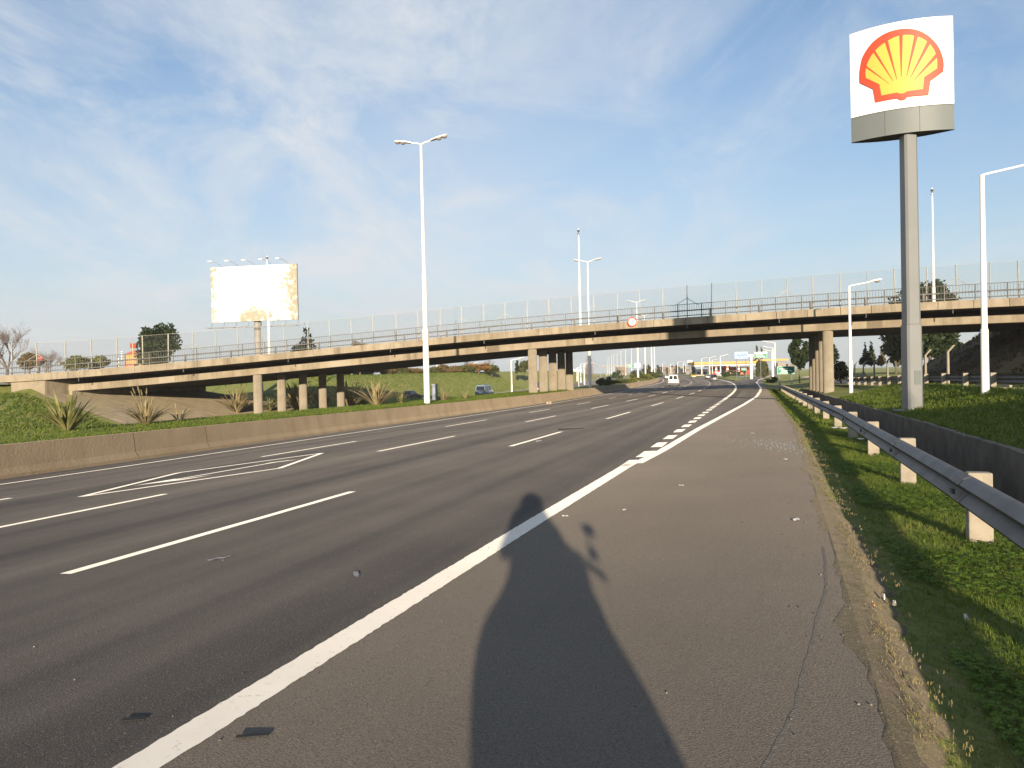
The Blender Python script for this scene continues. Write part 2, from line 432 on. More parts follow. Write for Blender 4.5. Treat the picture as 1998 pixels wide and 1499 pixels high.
# ground: one sheet, columns follow the right verge, the road and the left bank
RIGHTC = [-1700, -900, -500, -300, -200, -140, -100, -80, -65, -55, -46, -40, -34, -30, -27, -24.5, -23, -22, -21, -20, -19, -18, -17, -16, -15, -14.2, -13.6, -12.5, -11, -9.8, -8.6, -8, -7.5, -6.7, -6, -5.5, -5, -4.8, -4.68, -4.62, -3.4, -2.62, -2.56, -2.5, -2.2, -1.9, -1.6, -1.3, -1.15, -1.0, -.87, -.75]
LEFTC = [.2, .27, .4, 1.2, 2.1, 3, 4, 4.5, 5, 5.8, 6.7, 7.6, 8.5, 10, 12, 14, 16, 18]+frange(19.5, 60, 1.5)+[60, 63, 67, 72, 80, 92, 110, 140, 190, 280, 450, 900, 1700]
mb = MB(); rows = []
for s in S_ROWS:
    e = ur(s)+.75; b = bw(s); row = []
    for c in RIGHTC: u = c+e; row.append((s, u))
    for k in range(1, 7): row.append((s, ur(s)+(b-ur(s))*k/7))
    for c in LEFTC: row.append((s, b+c))
    pts = []
    for a, u in row:
        X, Y = xy(a, u); pts.append((X, Y, terrain(X, Y)))
    rows.append(pts)
mb.loft(rows)
g = mb.build('ground', M_TURF, smooth=False); tag(g, kind='structure'); autosmooth(g, 30)

# road surface and shoulder
def sheet(name, m, lo, hi, rows_, ncol, dz=0.0, kind='structure', zf=zr):
    mb = MB(); R = []; uv = []
    for s in rows_:
        a, b = lo(s), hi(s); r = []
        for k in range(ncol+1):
            u = a+(b-a)*k/ncol; X, Y = xy(s, u); r.append((X, Y, zf(s, u)+dz)); uv.append((u-shift(s), s))
        R.append(r)
    mb.loft(R); o = mb.build(name, m, uv=uv, smooth=True); 
    if kind: tag(o, kind=kind)
    return o
RS = frange(-40, 0, 4)+frange(0, 60, 1)+frange(60, 340, 2)+frange(340, 520, 6)
sheet('highway', M_ROAD, lambda s: aline(s)-.05, lambda s: bw(s)+.15, RS, 26)
sheet('road_shoulder', M_SHOULDER, ur, lambda s: aline(s)-.05, RS, 6)
# crumbled edge of the shoulder: sandy dirt lapping over the asphalt
mb = MB(); random.seed(3); R = []
for s in frange(-2, 60, .12):
    w = .03+.035*math.sin(s*1.7)+.03*math.sin(s*4.3+1)+random.uniform(-.03, .03); wo = .2+.10*(1-ss(7, 14, s))+.05*math.sin(s*.9+2)+random.uniform(-.05, .05)
    r = []; e0 = ur(s)
    for u, dz in ((ur(s)+max(.01, w), .0012), (ur(s)+.0, .003), (ur(s)-wo*.35, .0), (ur(s)-wo, .0)):
        X, Y = xy(s, u); r.append((X, Y, (zr(s, u)+dz if u > ur(s)-.01 else (max(terrain(X, Y), zr(s, e0)-.09*(e0-u))+.004 if u > e0-wo*.5 else terrain(X, Y)-.012))))
    R.append(r)
mb.loft(R); tag(mb.build('dirt_strip', M_DIRT), kind='structure')
# the raised joint that wanders along the shoulder
mb = MB(); R = []
jp = [(2.2, .16), (2.9, -.01), (3.4, -.12), (4.4, -.26), (5.4, -.40), (6.6, -.47)]
for s in frange(2.2, 6.6, .06):
    u = lerp(s, jp)+.004*math.sin(s*7)+.0025*math.sin(s*29); r = []
    for du, dz in ((-.010, .0006), (-.004, .0008), (.004, .0008), (.010, .0006)):
        X, Y = xy(s, u+du); r.append((X, Y, zr(s, u)+dz))
    R.append(r)
mb.loft(R); tag(mb.build('pavement_joint', mat('joint_grit', (.185, .16, .135), .9, (.15, .13, .11), 30, bump=.5, bscale=80, coord='World')), kind='structure')

# ---- painted markings
def strip(mb, cen, w, s0, s1, dz=.003, step=1.0, rag=0.0):
    n = max(1, int(math.ceil((s1-s0)/step))); R = []
    for i in range(n+1):
        s = s0+(s1-s0)*i/n; u = cen(s); r = []
        for k in (-.5, .5):
            uu = u+w*k+random.uniform(-rag, rag); X, Y = xy(s, uu); r.append((X, Y, zr(s, uu)+dz))
        R.append(r)
    mb.loft(R)
random.seed(11)
mb = MB(); strip(mb, lambda s: aline(s)-(.01 if s < 13.4 else .09), .205, -12, 13.4, step=.035, rag=.006)
strip(mb, lambda s: aline(s)-.11, .2, 13.4, 60, step=.25, rag=.004); strip(mb, lambda s: aline(s)-.1, .22, 60, 420, step=2)
tag(mb.build('shoulder_line', M_PAINT), kind='structure')
mb = MB(); xl = lambda s: 2.12+shift(s)
SB = [13.3, 15.1, 17.2, 19.4, 21.7, 23.9, 26.1, 28.3, 30.4, 32.7, 35.2, 37.4, 39.3, 41.6, 43.8, 46.4, 48.9]
strip(mb, lambda s: 2.2, .16, 12.9, 14.0, step=.2)
for s in SB[1:]: strip(mb, xl, .24, s-.6, s+.6, step=.3, rag=.006)
strip(mb, xl, .24, 50.4, 172, step=1.5)
strip(mb, lambda s: lerp(s, [(172, 6.2), (224, 10.2), (258, 13.6), (320, 22.6), (420, 41)]), .2, 172, 420, step=3)
tag(mb.build('merge_line', M_PAINT), kind='structure')
mb = MB()
DB = [(5.4, 10.6), (18.6, 23.9), (31.6, 37.7), (45.7, 51.4), (60.4, 66.2), (73.2, 80), (87, 93), (100, 107)]
DC = [(-6, -.5), (3.2, 10.9), (18.8, 24.3), (32.7, 38), (46.8, 52.4), (60, 66.1), (73.6, 79), (86, 91.7), (97.5, 102)]
DD = [(4.8, 10.9), (18.6, 24), (32.1, 37.6), (45.4, 50.4), (58.6, 63.6), (72.4, 76.3), (85.3, 88), (92.6, 97)]
for i in range(18):
    s = 107+6+i*13.5
    for d in (DB, DC, DD): d.append((s, s+5.6))
for base, dashes in ((6.05, DB), (9.9, DC), (13.5, DD)):
    for a, b in dashes: strip(mb, lambda s, base=base: base+shift(s), .135, a, b, step=.4 if a < 30 else 1.5, rag=.004 if a < 40 else 0)
tag(mb.build('lane_dashes', M_PAINT), kind='structure')
mb = MB(); strip(mb, lambda s: lerp(s, [(-20, 16.9), (16, 16.95), (32, 17.35), (60, 17.55), (900, 17.6)])+shift(s), .14, -20, 420, step=1.5)
tag(mb.build('median_line', M_PAINT), kind='structure')
# elongated diamond with an arrow inside, painted in the second lane from the median
mb = MB()
def seg(p, q, w):
    P = [Vector(xy(*p)), Vector(xy(*q))]; d = (P[1]-P[0]).normalized(); n = Vector((-d.y, d.x))*w/2; vs = []
    N = 12
    for i in range(N+1):
        c = P[0].lerp(P[1], i/N)
        for k in (1, -1):
            q_ = c+n*k; vs.append((q_.x, q_.y, zr(*su(q_.x, q_.y))+.005))
    mb.add(vs, [(2*i, 2*i+1, 2*i+3, 2*i+2) for i in range(N)])
seg((10.8, 11.7), (14.7, 12.95), .13); seg((14.7, 12.95), (19.0, 11.78), .13); seg((19.0, 11.78), (14.9, 10.35), .13); seg((14.9, 10.35), (10.8, 11.7), .13)
def flatpoly(pts):
    vs = []
    for s, u in pts: X, Y = xy(s, u); vs.append((X, Y, zr(s, u)+.006))
    mb.add(vs, [tuple(range(len(vs)))])
seg((12.9, 11.75), (16.6, 11.6), .1)
flatpoly([(12.3, 11.95), (13.35, 11.86), (13.2, 11.62), (13.9, 11.35), (13.05, 11.45), (12.7, 11.7)]); flatpoly([(16.2, 11.68), (16.6, 11.52), (17.1, 11.28), (16.9, 11.55), (16.5, 11.72)])
tag(mb.build('diamond_marking', M_PAINT), kind='structure')

# ---- island in the gore, ramp kerb
mb = MB(); L_ = [(177, 5.2), (200, 6.9), (230, 9.3), (262, 12.6), (320, 20.8), (400, 35)]; R_ = [(177, 5.0), (200, 4.6), (240, 4.0), (269, 3.2), (330, -.3), (400, -8)]
R = []
for s in frange(177, 400, 3):
    a = lerp(s, R_); b = lerp(s, L_); r = []
    for k, dz in ((0, .0), (.0, .13), (.03, .14), (.5, .22), (.97, .14), (1, .13), (1, 0)):
        u = a+(b-a)*k; X, Y = xy(s, u); r.append((X, Y, zr(s, u)+dz))
    R.append(r)
mb.loft(R); tag(mb.build('traffic_island', M_TURF), kind='structure')

# ---- opposite carriageway beyond the median, service road on the right
def opp(s, d): X, Y = xy(s, bw(s)+d); return (X, Y, zc(s)+.03)
mb = MB(); R = []; uv = []
for s in frange(-40, 520, 4):
    R.append([opp(s, 10+16*k/8) for k in range(9)]); uv += [(10+2*k, s) for k in range(9)]
mb.loft(R); tag(mb.build('opposite_carriageway', M_FARROAD, uv=uv), kind='structure')
mb = MB(); random.seed(5)
for s0 in frange(-20, 400, 12):
    for d in (14, 18, 22):
        mb.loft([[opp(s, d-.07)[:2]+(zc(s)+.036,), opp(s, d+.07)[:2]+(zc(s)+.036,)] for s in (s0, s0+2.5, s0+5)])
for d in (10.5, 25.5): mb.loft([[opp(s, d-.08)[:2]+(zc(s)+.036,), opp(s, d+.08)[:2]+(zc(s)+.036,)] for s in frange(-40, 500, 4)])
tag(mb.build('opposite_markings', M_PAINT), kind='structure')
mb = MB(); R = []; uv = []
for s in frange(-20, 190, 3):
    r = []
    for k in range(6):
        d = 8.75+k*.95; u = ur(s)+.75-d; X, Y = xy(s, u); r.append((X, Y, terrain(X, Y)+.035)); uv.append((u, s))
    R.append(r)
mb.loft(R); tag(mb.build('service_road', mat('old_concrete_road', (.22, .19, .155), .9, (.29, .25, .2), .8, bump=.2, bscale=20, coord='World', dr=.7), uv=uv), kind='structure')

# ---- bare soil on the right hand embankment
mb = MB(); R = []
for s in frange(34, 104, 1.25):
    r = []
    for d in frange(14.2, 27, .8):
        u = ur(s)+.75-d; X, Y = xy(s, u); r.append((X, Y, terrain(X, Y)+.05))
    R.append(r)
mb.loft(R); tag(mb.build('embankment_soil', mat('bare_soil', (.075, .052, .030), .95, (.05, .048, .02), .35, 7, .6, 8, coord='World', lo=.42, hi=.62, dr=.8)), kind='structure')
# ---- concrete slabs on the abutment slope
mb = MB(); R = []
for i in range(41):
    r = []
    for k in range(19):
        X = -40.5+11*k/18; Y0 = max(60.5, 65-(X+39.6)*.486); Y = Y0+(86-Y0)*i/40; X += .31*max(0, Y-65.5); r.append((X, Y, terrain(X, Y)+.06))
    R.append(r)
mb.loft(R); tag(mb.build('slope_paving', M_PAVE), kind='structure')

# ================================================================== THINGS: left barrier wall
mb = MB(); R = []
for s in frange(-30, 30, 1.5)+frange(30, 400, 3):
    b = bw(s); r = []
    for du, dz in ((0, -.1), (0, .09), (.11, .26), (.2, .86), (.42, .86), (.44, .3)):
        X, Y = xy(s, b+du); r.append((X, Y, zr(s, b)+dz))
    R.append(r)
mb.loft(R)
bt = thing('barrier_wall', 'long brown concrete barrier wall holding up the grass median on the left of the highway', 'barrier', (*xy(0, bw(0)), zr(0, bw(0))))
wb(mb, 'wall', M_BARR, bt)
mb = MB()
for s in (19.5, 23, 46, 70):
    b = bw(s); mb = MB()
    mb.tube([(*xy(s, b+du), zr(s, b)+dz) for du, dz in ((.0, .1), (.108, .26), (.15, .55), (.198, .855))], .009, 5)
    wb(mb, 'joint', mat('joint_dark', (.11, .085, .06), .9), bt)
# ---- drainage channel
def prof_channel(s):
    e = ur(s)+.75; z0 = zr(s, -.7)
    return e, z0
dc = thing('drainage_channel', 'open concrete drainage channel running between the near guardrail and the grass bank', 'channel', (*xy(10, -3.4), zr(10, -.7)-1.2))
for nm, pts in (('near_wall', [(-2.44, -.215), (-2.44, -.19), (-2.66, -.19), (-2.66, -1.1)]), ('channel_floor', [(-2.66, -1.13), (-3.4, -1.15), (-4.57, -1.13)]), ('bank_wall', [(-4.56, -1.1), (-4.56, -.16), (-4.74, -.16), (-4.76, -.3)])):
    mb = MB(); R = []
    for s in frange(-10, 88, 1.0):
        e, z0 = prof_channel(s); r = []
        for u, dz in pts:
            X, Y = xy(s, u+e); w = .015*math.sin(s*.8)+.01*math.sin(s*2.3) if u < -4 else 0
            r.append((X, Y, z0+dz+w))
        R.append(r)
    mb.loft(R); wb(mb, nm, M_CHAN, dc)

# ================================================================== BRIDGE
BT = [(-60, 737), (0, 734.5), (45, 731.5), (132, 725), (200, 720), (324, 708.7), (385, 704), (444, 698.5), (557, 687.5), (669.5, 677), (848, 659.6), (995, 645.6), (1104, 637), (1217, 628), (1325, 620.4), (1410, 614.4), (1500, 608.5), (1575, 603.6), (1680, 596.5), (1797, 590), (1998, 579.5), (2300, 566)]
def smooth_curve(px):
    """near top edge of the parapet as a 3-D curve, sampled along the photo and relaxed"""
    Y = lerp(px, BX) if px <= 2000 else 53.8-(px-2000)*.0135
    if px < 0: Y = 64.7+px*.009
    return at(px, lerp(px, BT), Y)
raw = [smooth_curve(x) for x in range(-260, 2420, 20)]
for _ in range(40): raw = [raw[0]]+[(raw[i-1]+raw[i]*2+raw[i+1])/4 for i in range(1, len(raw)-1)]+[raw[-1]]
arc = [0.0]
for a, b in zip(raw, raw[1:]): arc.append(arc[-1]+(b-a).length)
def bcur(d):
    d = min(max(d, 0), arc[-1]-1e-4); lo, hi = 0, len(arc)-1
    while hi-lo > 1:
        m = (lo+hi)//2
        if arc[m] <= d: lo = m
        else: hi = m
    return raw[lo].lerp(raw[lo+1], (d-arc[lo])/(arc[lo+1]-arc[lo]))
BACK = Vector((.31, 1, 0)).normalized()          # across the bridge, along the highway below
def bpt(d, back, dz): p = bcur(d)+BACK*back; return (p.x, p.y, p.z+dz)
def d_at_px(px):
    best = min(range(len(raw)), key=lambda i: abs(px_of(raw[i])-px)); lo, hi = max(0, best-2), min(len(raw)-1, best+2)
    a, b = arc[lo], arc[hi]
    for _ in range(40):
        m = (a+b)/2
        if px_of(bcur(m)) < px: a = m
        else: b = m
    return a
def px_of(p):
    v = Vector(p)-Vector((0, 0, CAMH)); return 999+F*v.dot(RT)/v.dot(FW)
def py_of(p):
    v = Vector(p)-Vector((0, 0, CAMH)); return 749.5-F*v.dot(UP)/v.dot(FW)
D0 = d_at_px(-110); DL = d_at_px(84); DR = d_at_px(2230); DPL = d_at_px(46)
pc = bcur(d_at_px(1039))
br = thing('bridge', 'concrete road bridge on round columns crossing above the whole highway', 'bridge', (pc.x, pc.y, -.4))
WID = 21.0; OVH = 2.5; FH = .60
def bsweep(name, m, prof, d0, d1, step=1.5):
    mb = MB(); n = int((d1-d0)/step); R = []
    for i in range(n+1):
        d = d0+(d1-d0)*i/n; R.append([bpt(d, a, z) for a, z in prof])
    mb.loft(R, close=True, caps=True); o = wb(mb, name, m, br); return fixn(o)
bsweep('deck', mat('deck_shade_concrete', (.055, .047, .037), .9, (.08, .067, .054), .8, coord='World', dr=.6), [(.36, -.08), (WID-.36, -.08), (WID-.36, -FH), (.36, -FH)], D0, DR)  # concrete colour darkened to carry the shade under the bridge
bsweep('girder', M_CONC, [(OVH, -FH-.44), (WID-OVH, -FH-.44), (WID-OVH, -FH-1.02), (OVH, -FH-1.02)], DL, DR)
bsweep('web', MATS['deck_shade_concrete'], [(OVH+1.7, -FH-.003), (WID-OVH-1.7, -FH-.003), (WID-OVH-1.7, -FH-.438), (OVH+1.7, -FH-.438)], DL, DR)  # recess shade put into the same dark colour
bsweep('soffit_shade', MATS['deck_shade_concrete'], [(OVH+.02, -FH-1.017), (WID-OVH-.02, -FH-1.017), (WID-OVH-.02, -FH-1.05), (OVH+.02, -FH-1.05)], DL+.05, DR)  # thin dark slab under the girder, its colour painting the underside shade
# patched concrete on the beam and drain pipes under the parapet
for i, (pa, pb_, m_) in enumerate(((932, 963, 'dull'), (1130, 1146, 'pale'), (610, 655, 'pale'), (1470, 1500, 'dull'), (268, 300, 'pale'), (1700, 1732, 'dull'))):
    bsweep('repair_patch', mat('patch_'+m_, (.20, .165, .115) if m_ == 'dull' else (.33, .29, .23), .9, (.17, .14, .10) if m_ == 'dull' else (.38, .335, .27), 1.2, coord='World', dr=.6), [(OVH-.004, -FH-.445), (OVH+.05, -FH-.445), (OVH+.05, -FH-1.0), (OVH-.004, -FH-1.0)], d_at_px(pa), d_at_px(pb_), .7)
for px in (150, 355, 560, 760, 943, 1160, 1340, 1520, 1690, 1860):
    q = Vector(bpt(d_at_px(px), .16, -FH)); mb = MB(); mb.tube([(q.x, q.y, q.z+.02), (q.x, q.y, q.z-.32)], .045, 8); wb(mb, 'drain_pipe', M_DKSTEEL, br)
# parapet beam cast in segments with open joints
marks = [d_at_px(x) for x in (-110, 66, 133, 200, 262.5, 325, 385, 444, 503, 557, 612, 669, 728, 787, 846, 905, 960, 1021, 1050, 1104, 1162, 1217, 1275, 1335, 1395, 1455, 1515, 1575, 1640, 1700, 1765, 1830, 1900, 1970, 2230)]
for a, b in zip(marks, marks[1:]):
    o = bsweep('parapet', M_CONC, [(0, 0), (.35, 0), (.35, -FH), (0, -FH)], a+.018, b-.018, min(1.5, (b-a)/2.01))
bsweep('far_parapet', M_CONC, [(WID-.35, 0), (WID, 0), (WID, -FH), (WID-.35, -FH)], D0, DR)
# columns: three rows of five
def column_row(px0, n, d_off, dia):
    lo, hi = d_at_px(px0)-8, d_at_px(px0)+8
    for _ in range(40):
        d = (lo+hi)/2
        if px_of(bpt(d, OVH+dia/2+.02, -2.5)) < px0: lo = d
        else: hi = d
    for k in range(n):
        b = OVH+dia/2+.02+k*(WID-2*OVH-dia)/(n-1)
        p = Vector(bpt(d, b, -FH-1.02)); z0 = terrain(p.x, p.y)-.4
        mb = MB(); mb.lathe([(dia/2*1.02, z0), (dia/2, z0+1), (dia/2*.97, p.z-.02)], (p.x, p.y, 0), 20)
        o = wb(mb, 'column', M_COL, br); autosmooth(o, 40)
for px0 in (503, 1039, 1615): column_row(px0, 5, 0, .84)
# left abutment: bearing wall and wing wall
a0 = bcur(DL); 
mb = MB(); p = [bpt(DL-.55, .4, -FH-1.9), bpt(DL-.1, .4, -FH-1.9), bpt(DL-.1, WID-.4, -FH-1.9), bpt(DL-.55, WID-.4, -FH-1.9)]
mb.prism(p, (0, 0, -1.2), (0, 0, 1.88)); fixn(wb(mb, 'abutment', M_CONC, br))
mb = MB(); w0 = [bpt(DPL-1.2, .3, -FH-.004), bpt(DL-.12, .3, -FH-.004), bpt(DL-.12, .3, -FH-1.7), bpt(DPL-1.2, .3, -FH-.8)]
mb.prism(w0, (0, 0, 0), BACK*.5); fixn(wb(mb, 'wing_wall', M_CONC, br))
mb = MB()
for px0, dy in ((90, 0),):
    d = d_at_px(px0); mb.prism([bpt(d, OVH-.3, -FH-1.03), bpt(d+.3, OVH-.3, -FH-1.03), bpt(d+.3, WID-3, -FH-1.03), bpt(d, WID-3, -FH-1.03)], (0, 0, -1.2), (0, 0, 0))
fixn(wb(mb, 'bearing_seat', M_CONC, br))

# ---- railing and guard beam on the bridge edge (one thing), mesh fence behind it (another)
rl = thing('bridge_railing', 'low steel railing with balusters along the near edge of the bridge', 'railing', tuple(bcur(d_at_px(1000))))
def brail(mb, d0, d1, back, dz, r, n=5, step=2.0):
    k = int((d1-d0)/step)+1
    mb.tube([bpt(d0+(d1-d0)*i/k, back, dz) for i in range(k+1)], r, n)
DA, DZ = d_at_px(-60), d_at_px(2110)
for nm, back, dz, r in (('top_rail', .28, 1.12, .026), ('bottom_rail', .28, .16, .025), ('guard_beam', .72, .62, .055), ('lower_beam', .72, .2, .04)):
    mb = MB(); brail(mb, DA, DZ, back, dz, r); wb(mb, nm, M_RAILING, rl)
d = DA; i = 0
while d < DZ:
    mb = MB()
    for j in range(9):
        q = Vector(bpt(d+.16+j*.2, .28, .16)); mb.box((q.x, q.y, q.z+.48), (.018, .018, .96))
    wb(mb, 'baluster_panel', M_RAILING, rl)
    q = Vector(bpt(d, .28, 0)); mb = MB(); mb.box((q.x, q.y, q.z+.56), (.07, .07, 1.13)); wb(mb, 'railing_post', M_RAILING, rl)
    if i % 2 == 0:
        q = Vector(bpt(d+.7, .72, 0)); mb = MB(); mb.box((q.x, q.y, q.z+.34), (.13, .13, .7)); wb(mb, 'guard_post', M_RAILING, rl)
    d += 1.96; i += 1
PXP = [-52, 0, 51, 106.6, 159, 210, 261, 311, 360, 406, 451, 496, 541, 588, 632, 676, 718, 763, 807, 850, 893, 936.5, 979, 1023, 1067, 1110, 1155, 1200, 1246, 1290, 1339, 1387, 1437, 1486, 1536, 1588, 1642, 1698, 1752, 1814, 1875, 1940, 1999, 2065]
mf = thing('mesh_fence', 'tall thin wire mesh fence on steel posts standing on top of the bridge', 'fence', tuple(bcur(d_at_px(1000))+BACK*1.1))
dp = []
for px in PXP:
    d = d_at_px(px); q = Vector(bpt(d, 1.1, -.05)); k = px_of(q); d += (px-k)*.02*0; dp.append(d)
    h = 2.75 if px not in (1339, 1387) else 2.85
    tilt = random.Random(px).uniform(-.05, .05)
    mb = MB(); mb.box((q.x+tilt, q.y, q.z+h/2), (.06 if px > 330 else .09, .06, h), ry=tilt*.6)
    if px in (51, 360, 893, 979, 1155, 1339, 1536, 1875):
        for sgn in (-1, 1): mb.tube([(q.x, q.y, q.z+1.75), (q.x+sgn*1.0, q.y, q.z+1.15)], .025, 4)
    wb(mb, 'fence_post', M_FENCEP if px not in (1339, 1387) else M_DKSTEEL, mf)
mb = MB(); vs = []; uv = []; tot = 0
for d in frange(dp[1], dp[-1], 1.0):
    for dz in (.1, 2.68): vs.append(bpt(d, 1.12, dz)); uv.append((d, dz))
mb.add(vs, [(2*i, 2*i+2, 2*i+3, 2*i+1) for i in range(len(vs)//2-1)]); wb(mb, 'wire_net', M_NET, mf, uv=uv)
mb = MB(); brail(mb, dp[1], dp[-1], 1.1, 2.68, .012, 4); wb(mb, 'top_wire', M_FENCEP, mf)

# ---- round height limit sign hung on the parapet
q = at(1233.5, 628.5, bcur(d_at_px(1233)).y-.12)
hs = thing('height_limit_sign', 'round white sign with red rim hung on the bridge edge above the lanes', 'road sign', tuple(q))
mb = MB(); mb.lathe([(.42, .03), (.42, 0), (.40, -.012)], n=28, axis='Y'); autosmooth(mb.build('rim', M_RED, hs))
mb = MB(); mb.lathe([(.315, -.006), (.315, -.018)], n=28, axis='Y'); fixn(mb.build('face', mat('sign_face_worn', (.55, .54, .52), .5), hs))
mb = MB()
for sg in (1, -1): mb.prism([(-.06, -.024, sg*.26), (.06, -.024, sg*.26), (0, -.024, sg*.17)], (0, 0, 0), (0, .004, 0))
fixn(mb.build('arrow_mark', M_BLACK, hs))
text('lettering', '4,30', .2, mat('faded_letter', (.18, .15, .15), .6), hs, (0, -.024, 0), (PI/2, 0, 0))
# ================================================================== SIGN TOWER
def ground_z(X, Y): return terrain(X, Y)
SY = 28.5
pb = at(1779, 700, SY); base = Vector((pb.x, SY, ground_z(pb.x, SY)))
tw = thing('sign_tower', 'tall grey pole sign with a red and yellow scallop shell emblem on a white panel', 'pole sign', tuple(base))
dirv = Vector((.915, -.405, 0)); nrm = Vector((-.405, -.915, 0))
# local frame centred over the pole: a across (to the right), b outwards (to the viewer), z up
def tl(a, b, z):
    a -= .21
    return Vector((dirv.x*a+nrm.x*b, dirv.y*a+nrm.y*b, z))
zP0, zP1, zS0 = 10.80, 13.97, 9.90
zP0 -= base.z; zP1 -= base.z; zS0 -= base.z
HW = 1.70; BUL = .38
def bowf(a, side=1, off=0): return (BUL*(1-(a/HW)**2)+.05+off)*side
def lens_ring(z, n=20, grow=0.0):
    r = []
    for i in range(n+1): a = -HW+2*HW*i/n; r.append(tl(a, bowf(a, 1, grow), z))
    for i in range(n+1): a = HW-2*HW*i/n; r.append(tl(a, bowf(a, -1, grow), z))
    return r
mb = MB(); mb.loft([lens_ring(zP0+.02), lens_ring(zP1)], close=True, caps=True)
pn = autosmooth(mb.build('panel', M_SIGNW, tw), 30)
mb = MB(); mb.loft([lens_ring(zS0, grow=-.004), lens_ring(zP0, grow=-.004)], close=True, caps=False)
sk = autosmooth(mb.build('skirt', M_GREYP, tw), 30)
mb = MB(); mb.add(lens_ring(zS0+.03, grow=-.03), [tuple(range(42))]); mb.build('underside', M_BLACK, sk)
# emblem, digitised from the panel: photo zoom pixels -> panel coordinates (0..1)
bl = (240, 855); ex = (750, -110); eyl = (-25, -605); eyr = (-25, -640)
def pq(x, y):
    p = q = .5
    for _ in range(12):
        ey = (-25, eyl[1]+(eyr[1]-eyl[1])*p)
        det = ex[0]*ey[1]-ex[1]*ey[0]; dx, dy = x-bl[0], y-bl[1]
        # the panel edge bows upwards on screen because the face is convex
        bow = 26*(1-(2*p-1)**2); dy += bow
        p = (dx*ey[1]-dy*ey[0])/det; q = (ex[0]*dy-ex[1]*dx)/det
    return p, q
def pan(p, q, off):
    a = -HW+2*HW*p; return tl(a, bowf(a, 1, off), zP0+(zP1-zP0)*q)
def densify(pts, n=6):
    out = []
    for a, b in zip(pts, pts[1:]+pts[:1]):
        for i in range(n): out.append((a[0]+(b[0]-a[0])*i/n, a[1]+(b[1]-a[1])*i/n))
    return out
def catmull(pts, n=5):
    out = []
    for i in range(len(pts)-1):
        p0, p1, p2, p3 = pts[max(i-1, 0)], pts[i], pts[i+1], pts[min(i+2, len(pts)-1)]
        for k in range(n):
            t = k/n
            out.append(tuple(.5*((2*p1[j])+(-p0[j]+p2[j])*t+(2*p0[j]-5*p1[j]+4*p2[j]-p3[j])*t*t+(-p0[j]+3*p1[j]-3*p2[j]+p3[j])*t**3) for j in (0, 1)))
    return out+[pts[-1]]
def relief(name, poly, o0, o1, m, parent):
    """filled outline following the curved panel: strips between vertical cuts"""
    me_bm = bmesh.new(); P = [pq(*p) for p in poly]
    vs = [me_bm.verts.new((p, q, 0)) for p, q in P]
    f = me_bm.faces.new(vs); bmesh.ops.triangulate(me_bm, faces=[f], ngon_method='EAR_CLIP')
    for k in range(1, 24):
        bmesh.ops.bisect_plane(me_bm, geom=me_bm.verts[:]+me_bm.edges[:]+me_bm.faces[:], plane_co=(k/24, 0, 0), plane_no=(1, 0, 0))
    me_bm.normal_update()
    ext = bmesh.ops.extrude_face_region(me_bm, geom=me_bm.faces[:])
    top = {e for e in ext['geom'] if isinstance(e, bmesh.types.BMVert)}
    for v in me_bm.verts: v.co = pan(v.co.x, v.co.y, o1 if v in top else o0)
    bmesh.ops.recalc_face_normals(me_bm, faces=me_bm.faces)
    me = bpy.data.meshes.new(name); me_bm.to_mesh(me); me_bm.free(); me.materials.append(m)
    o = bpy.data.objects.new(name, me); COL.objects.link(o); o.parent = parent; return o
arcpts = [(300, 597), (296, 540), (302, 480), (320, 405), (380, 315), (465, 250), (555, 217), (640, 207), (722, 220), (800, 262), (862, 328), (896, 400), (908, 460), (905, 512)]
out_ = [(420, 735), (400, 640)]+catmull(arcpts)+[(815, 580), (803, 680), (655, 692), (635, 712), (608, 718), (578, 704)]
inn = [(463, 686), (445, 606)]+catmull([(345, 562), (341, 520), (347, 487), (362, 440), (408, 368), (480, 308), (560, 266), (640, 252), (722, 266), (788, 302), (836, 360), (858, 425), (860, 490)])+[(768, 553), (762, 638), (645, 655), (628, 668), (600, 672), (577, 664)]
em = relief('emblem', out_, .005, .05, M_RED, pn)
relief('emblem_fill', inn, .045, .058, M_YEL, pn)
for b0, b1, tip in (((338, 470), (352, 498), (515, 603)), ((396, 382), (414, 372), (545, 582)), ((480, 312), (502, 296), (573, 572)), ((582, 262), (608, 254), (604, 552)), ((690, 256), (716, 268), (642, 548)), ((782, 300), (804, 320), (670, 558)), ((838, 396), (852, 420), (695, 578))):
    c = ((b0[0]+b1[0])/2, (b0[1]+b1[1])/2); ux = (c[0]-tip[0])*.06, (c[1]-tip[1])*.06
    relief('emblem_rib', [(b0[0]+ux[0], b0[1]+ux[1]), (b1[0]+ux[0], b1[1]+ux[1]), (tip[0]+2, tip[1]), (tip[0]-2, tip[1])], .052, .064, M_RED, pn)
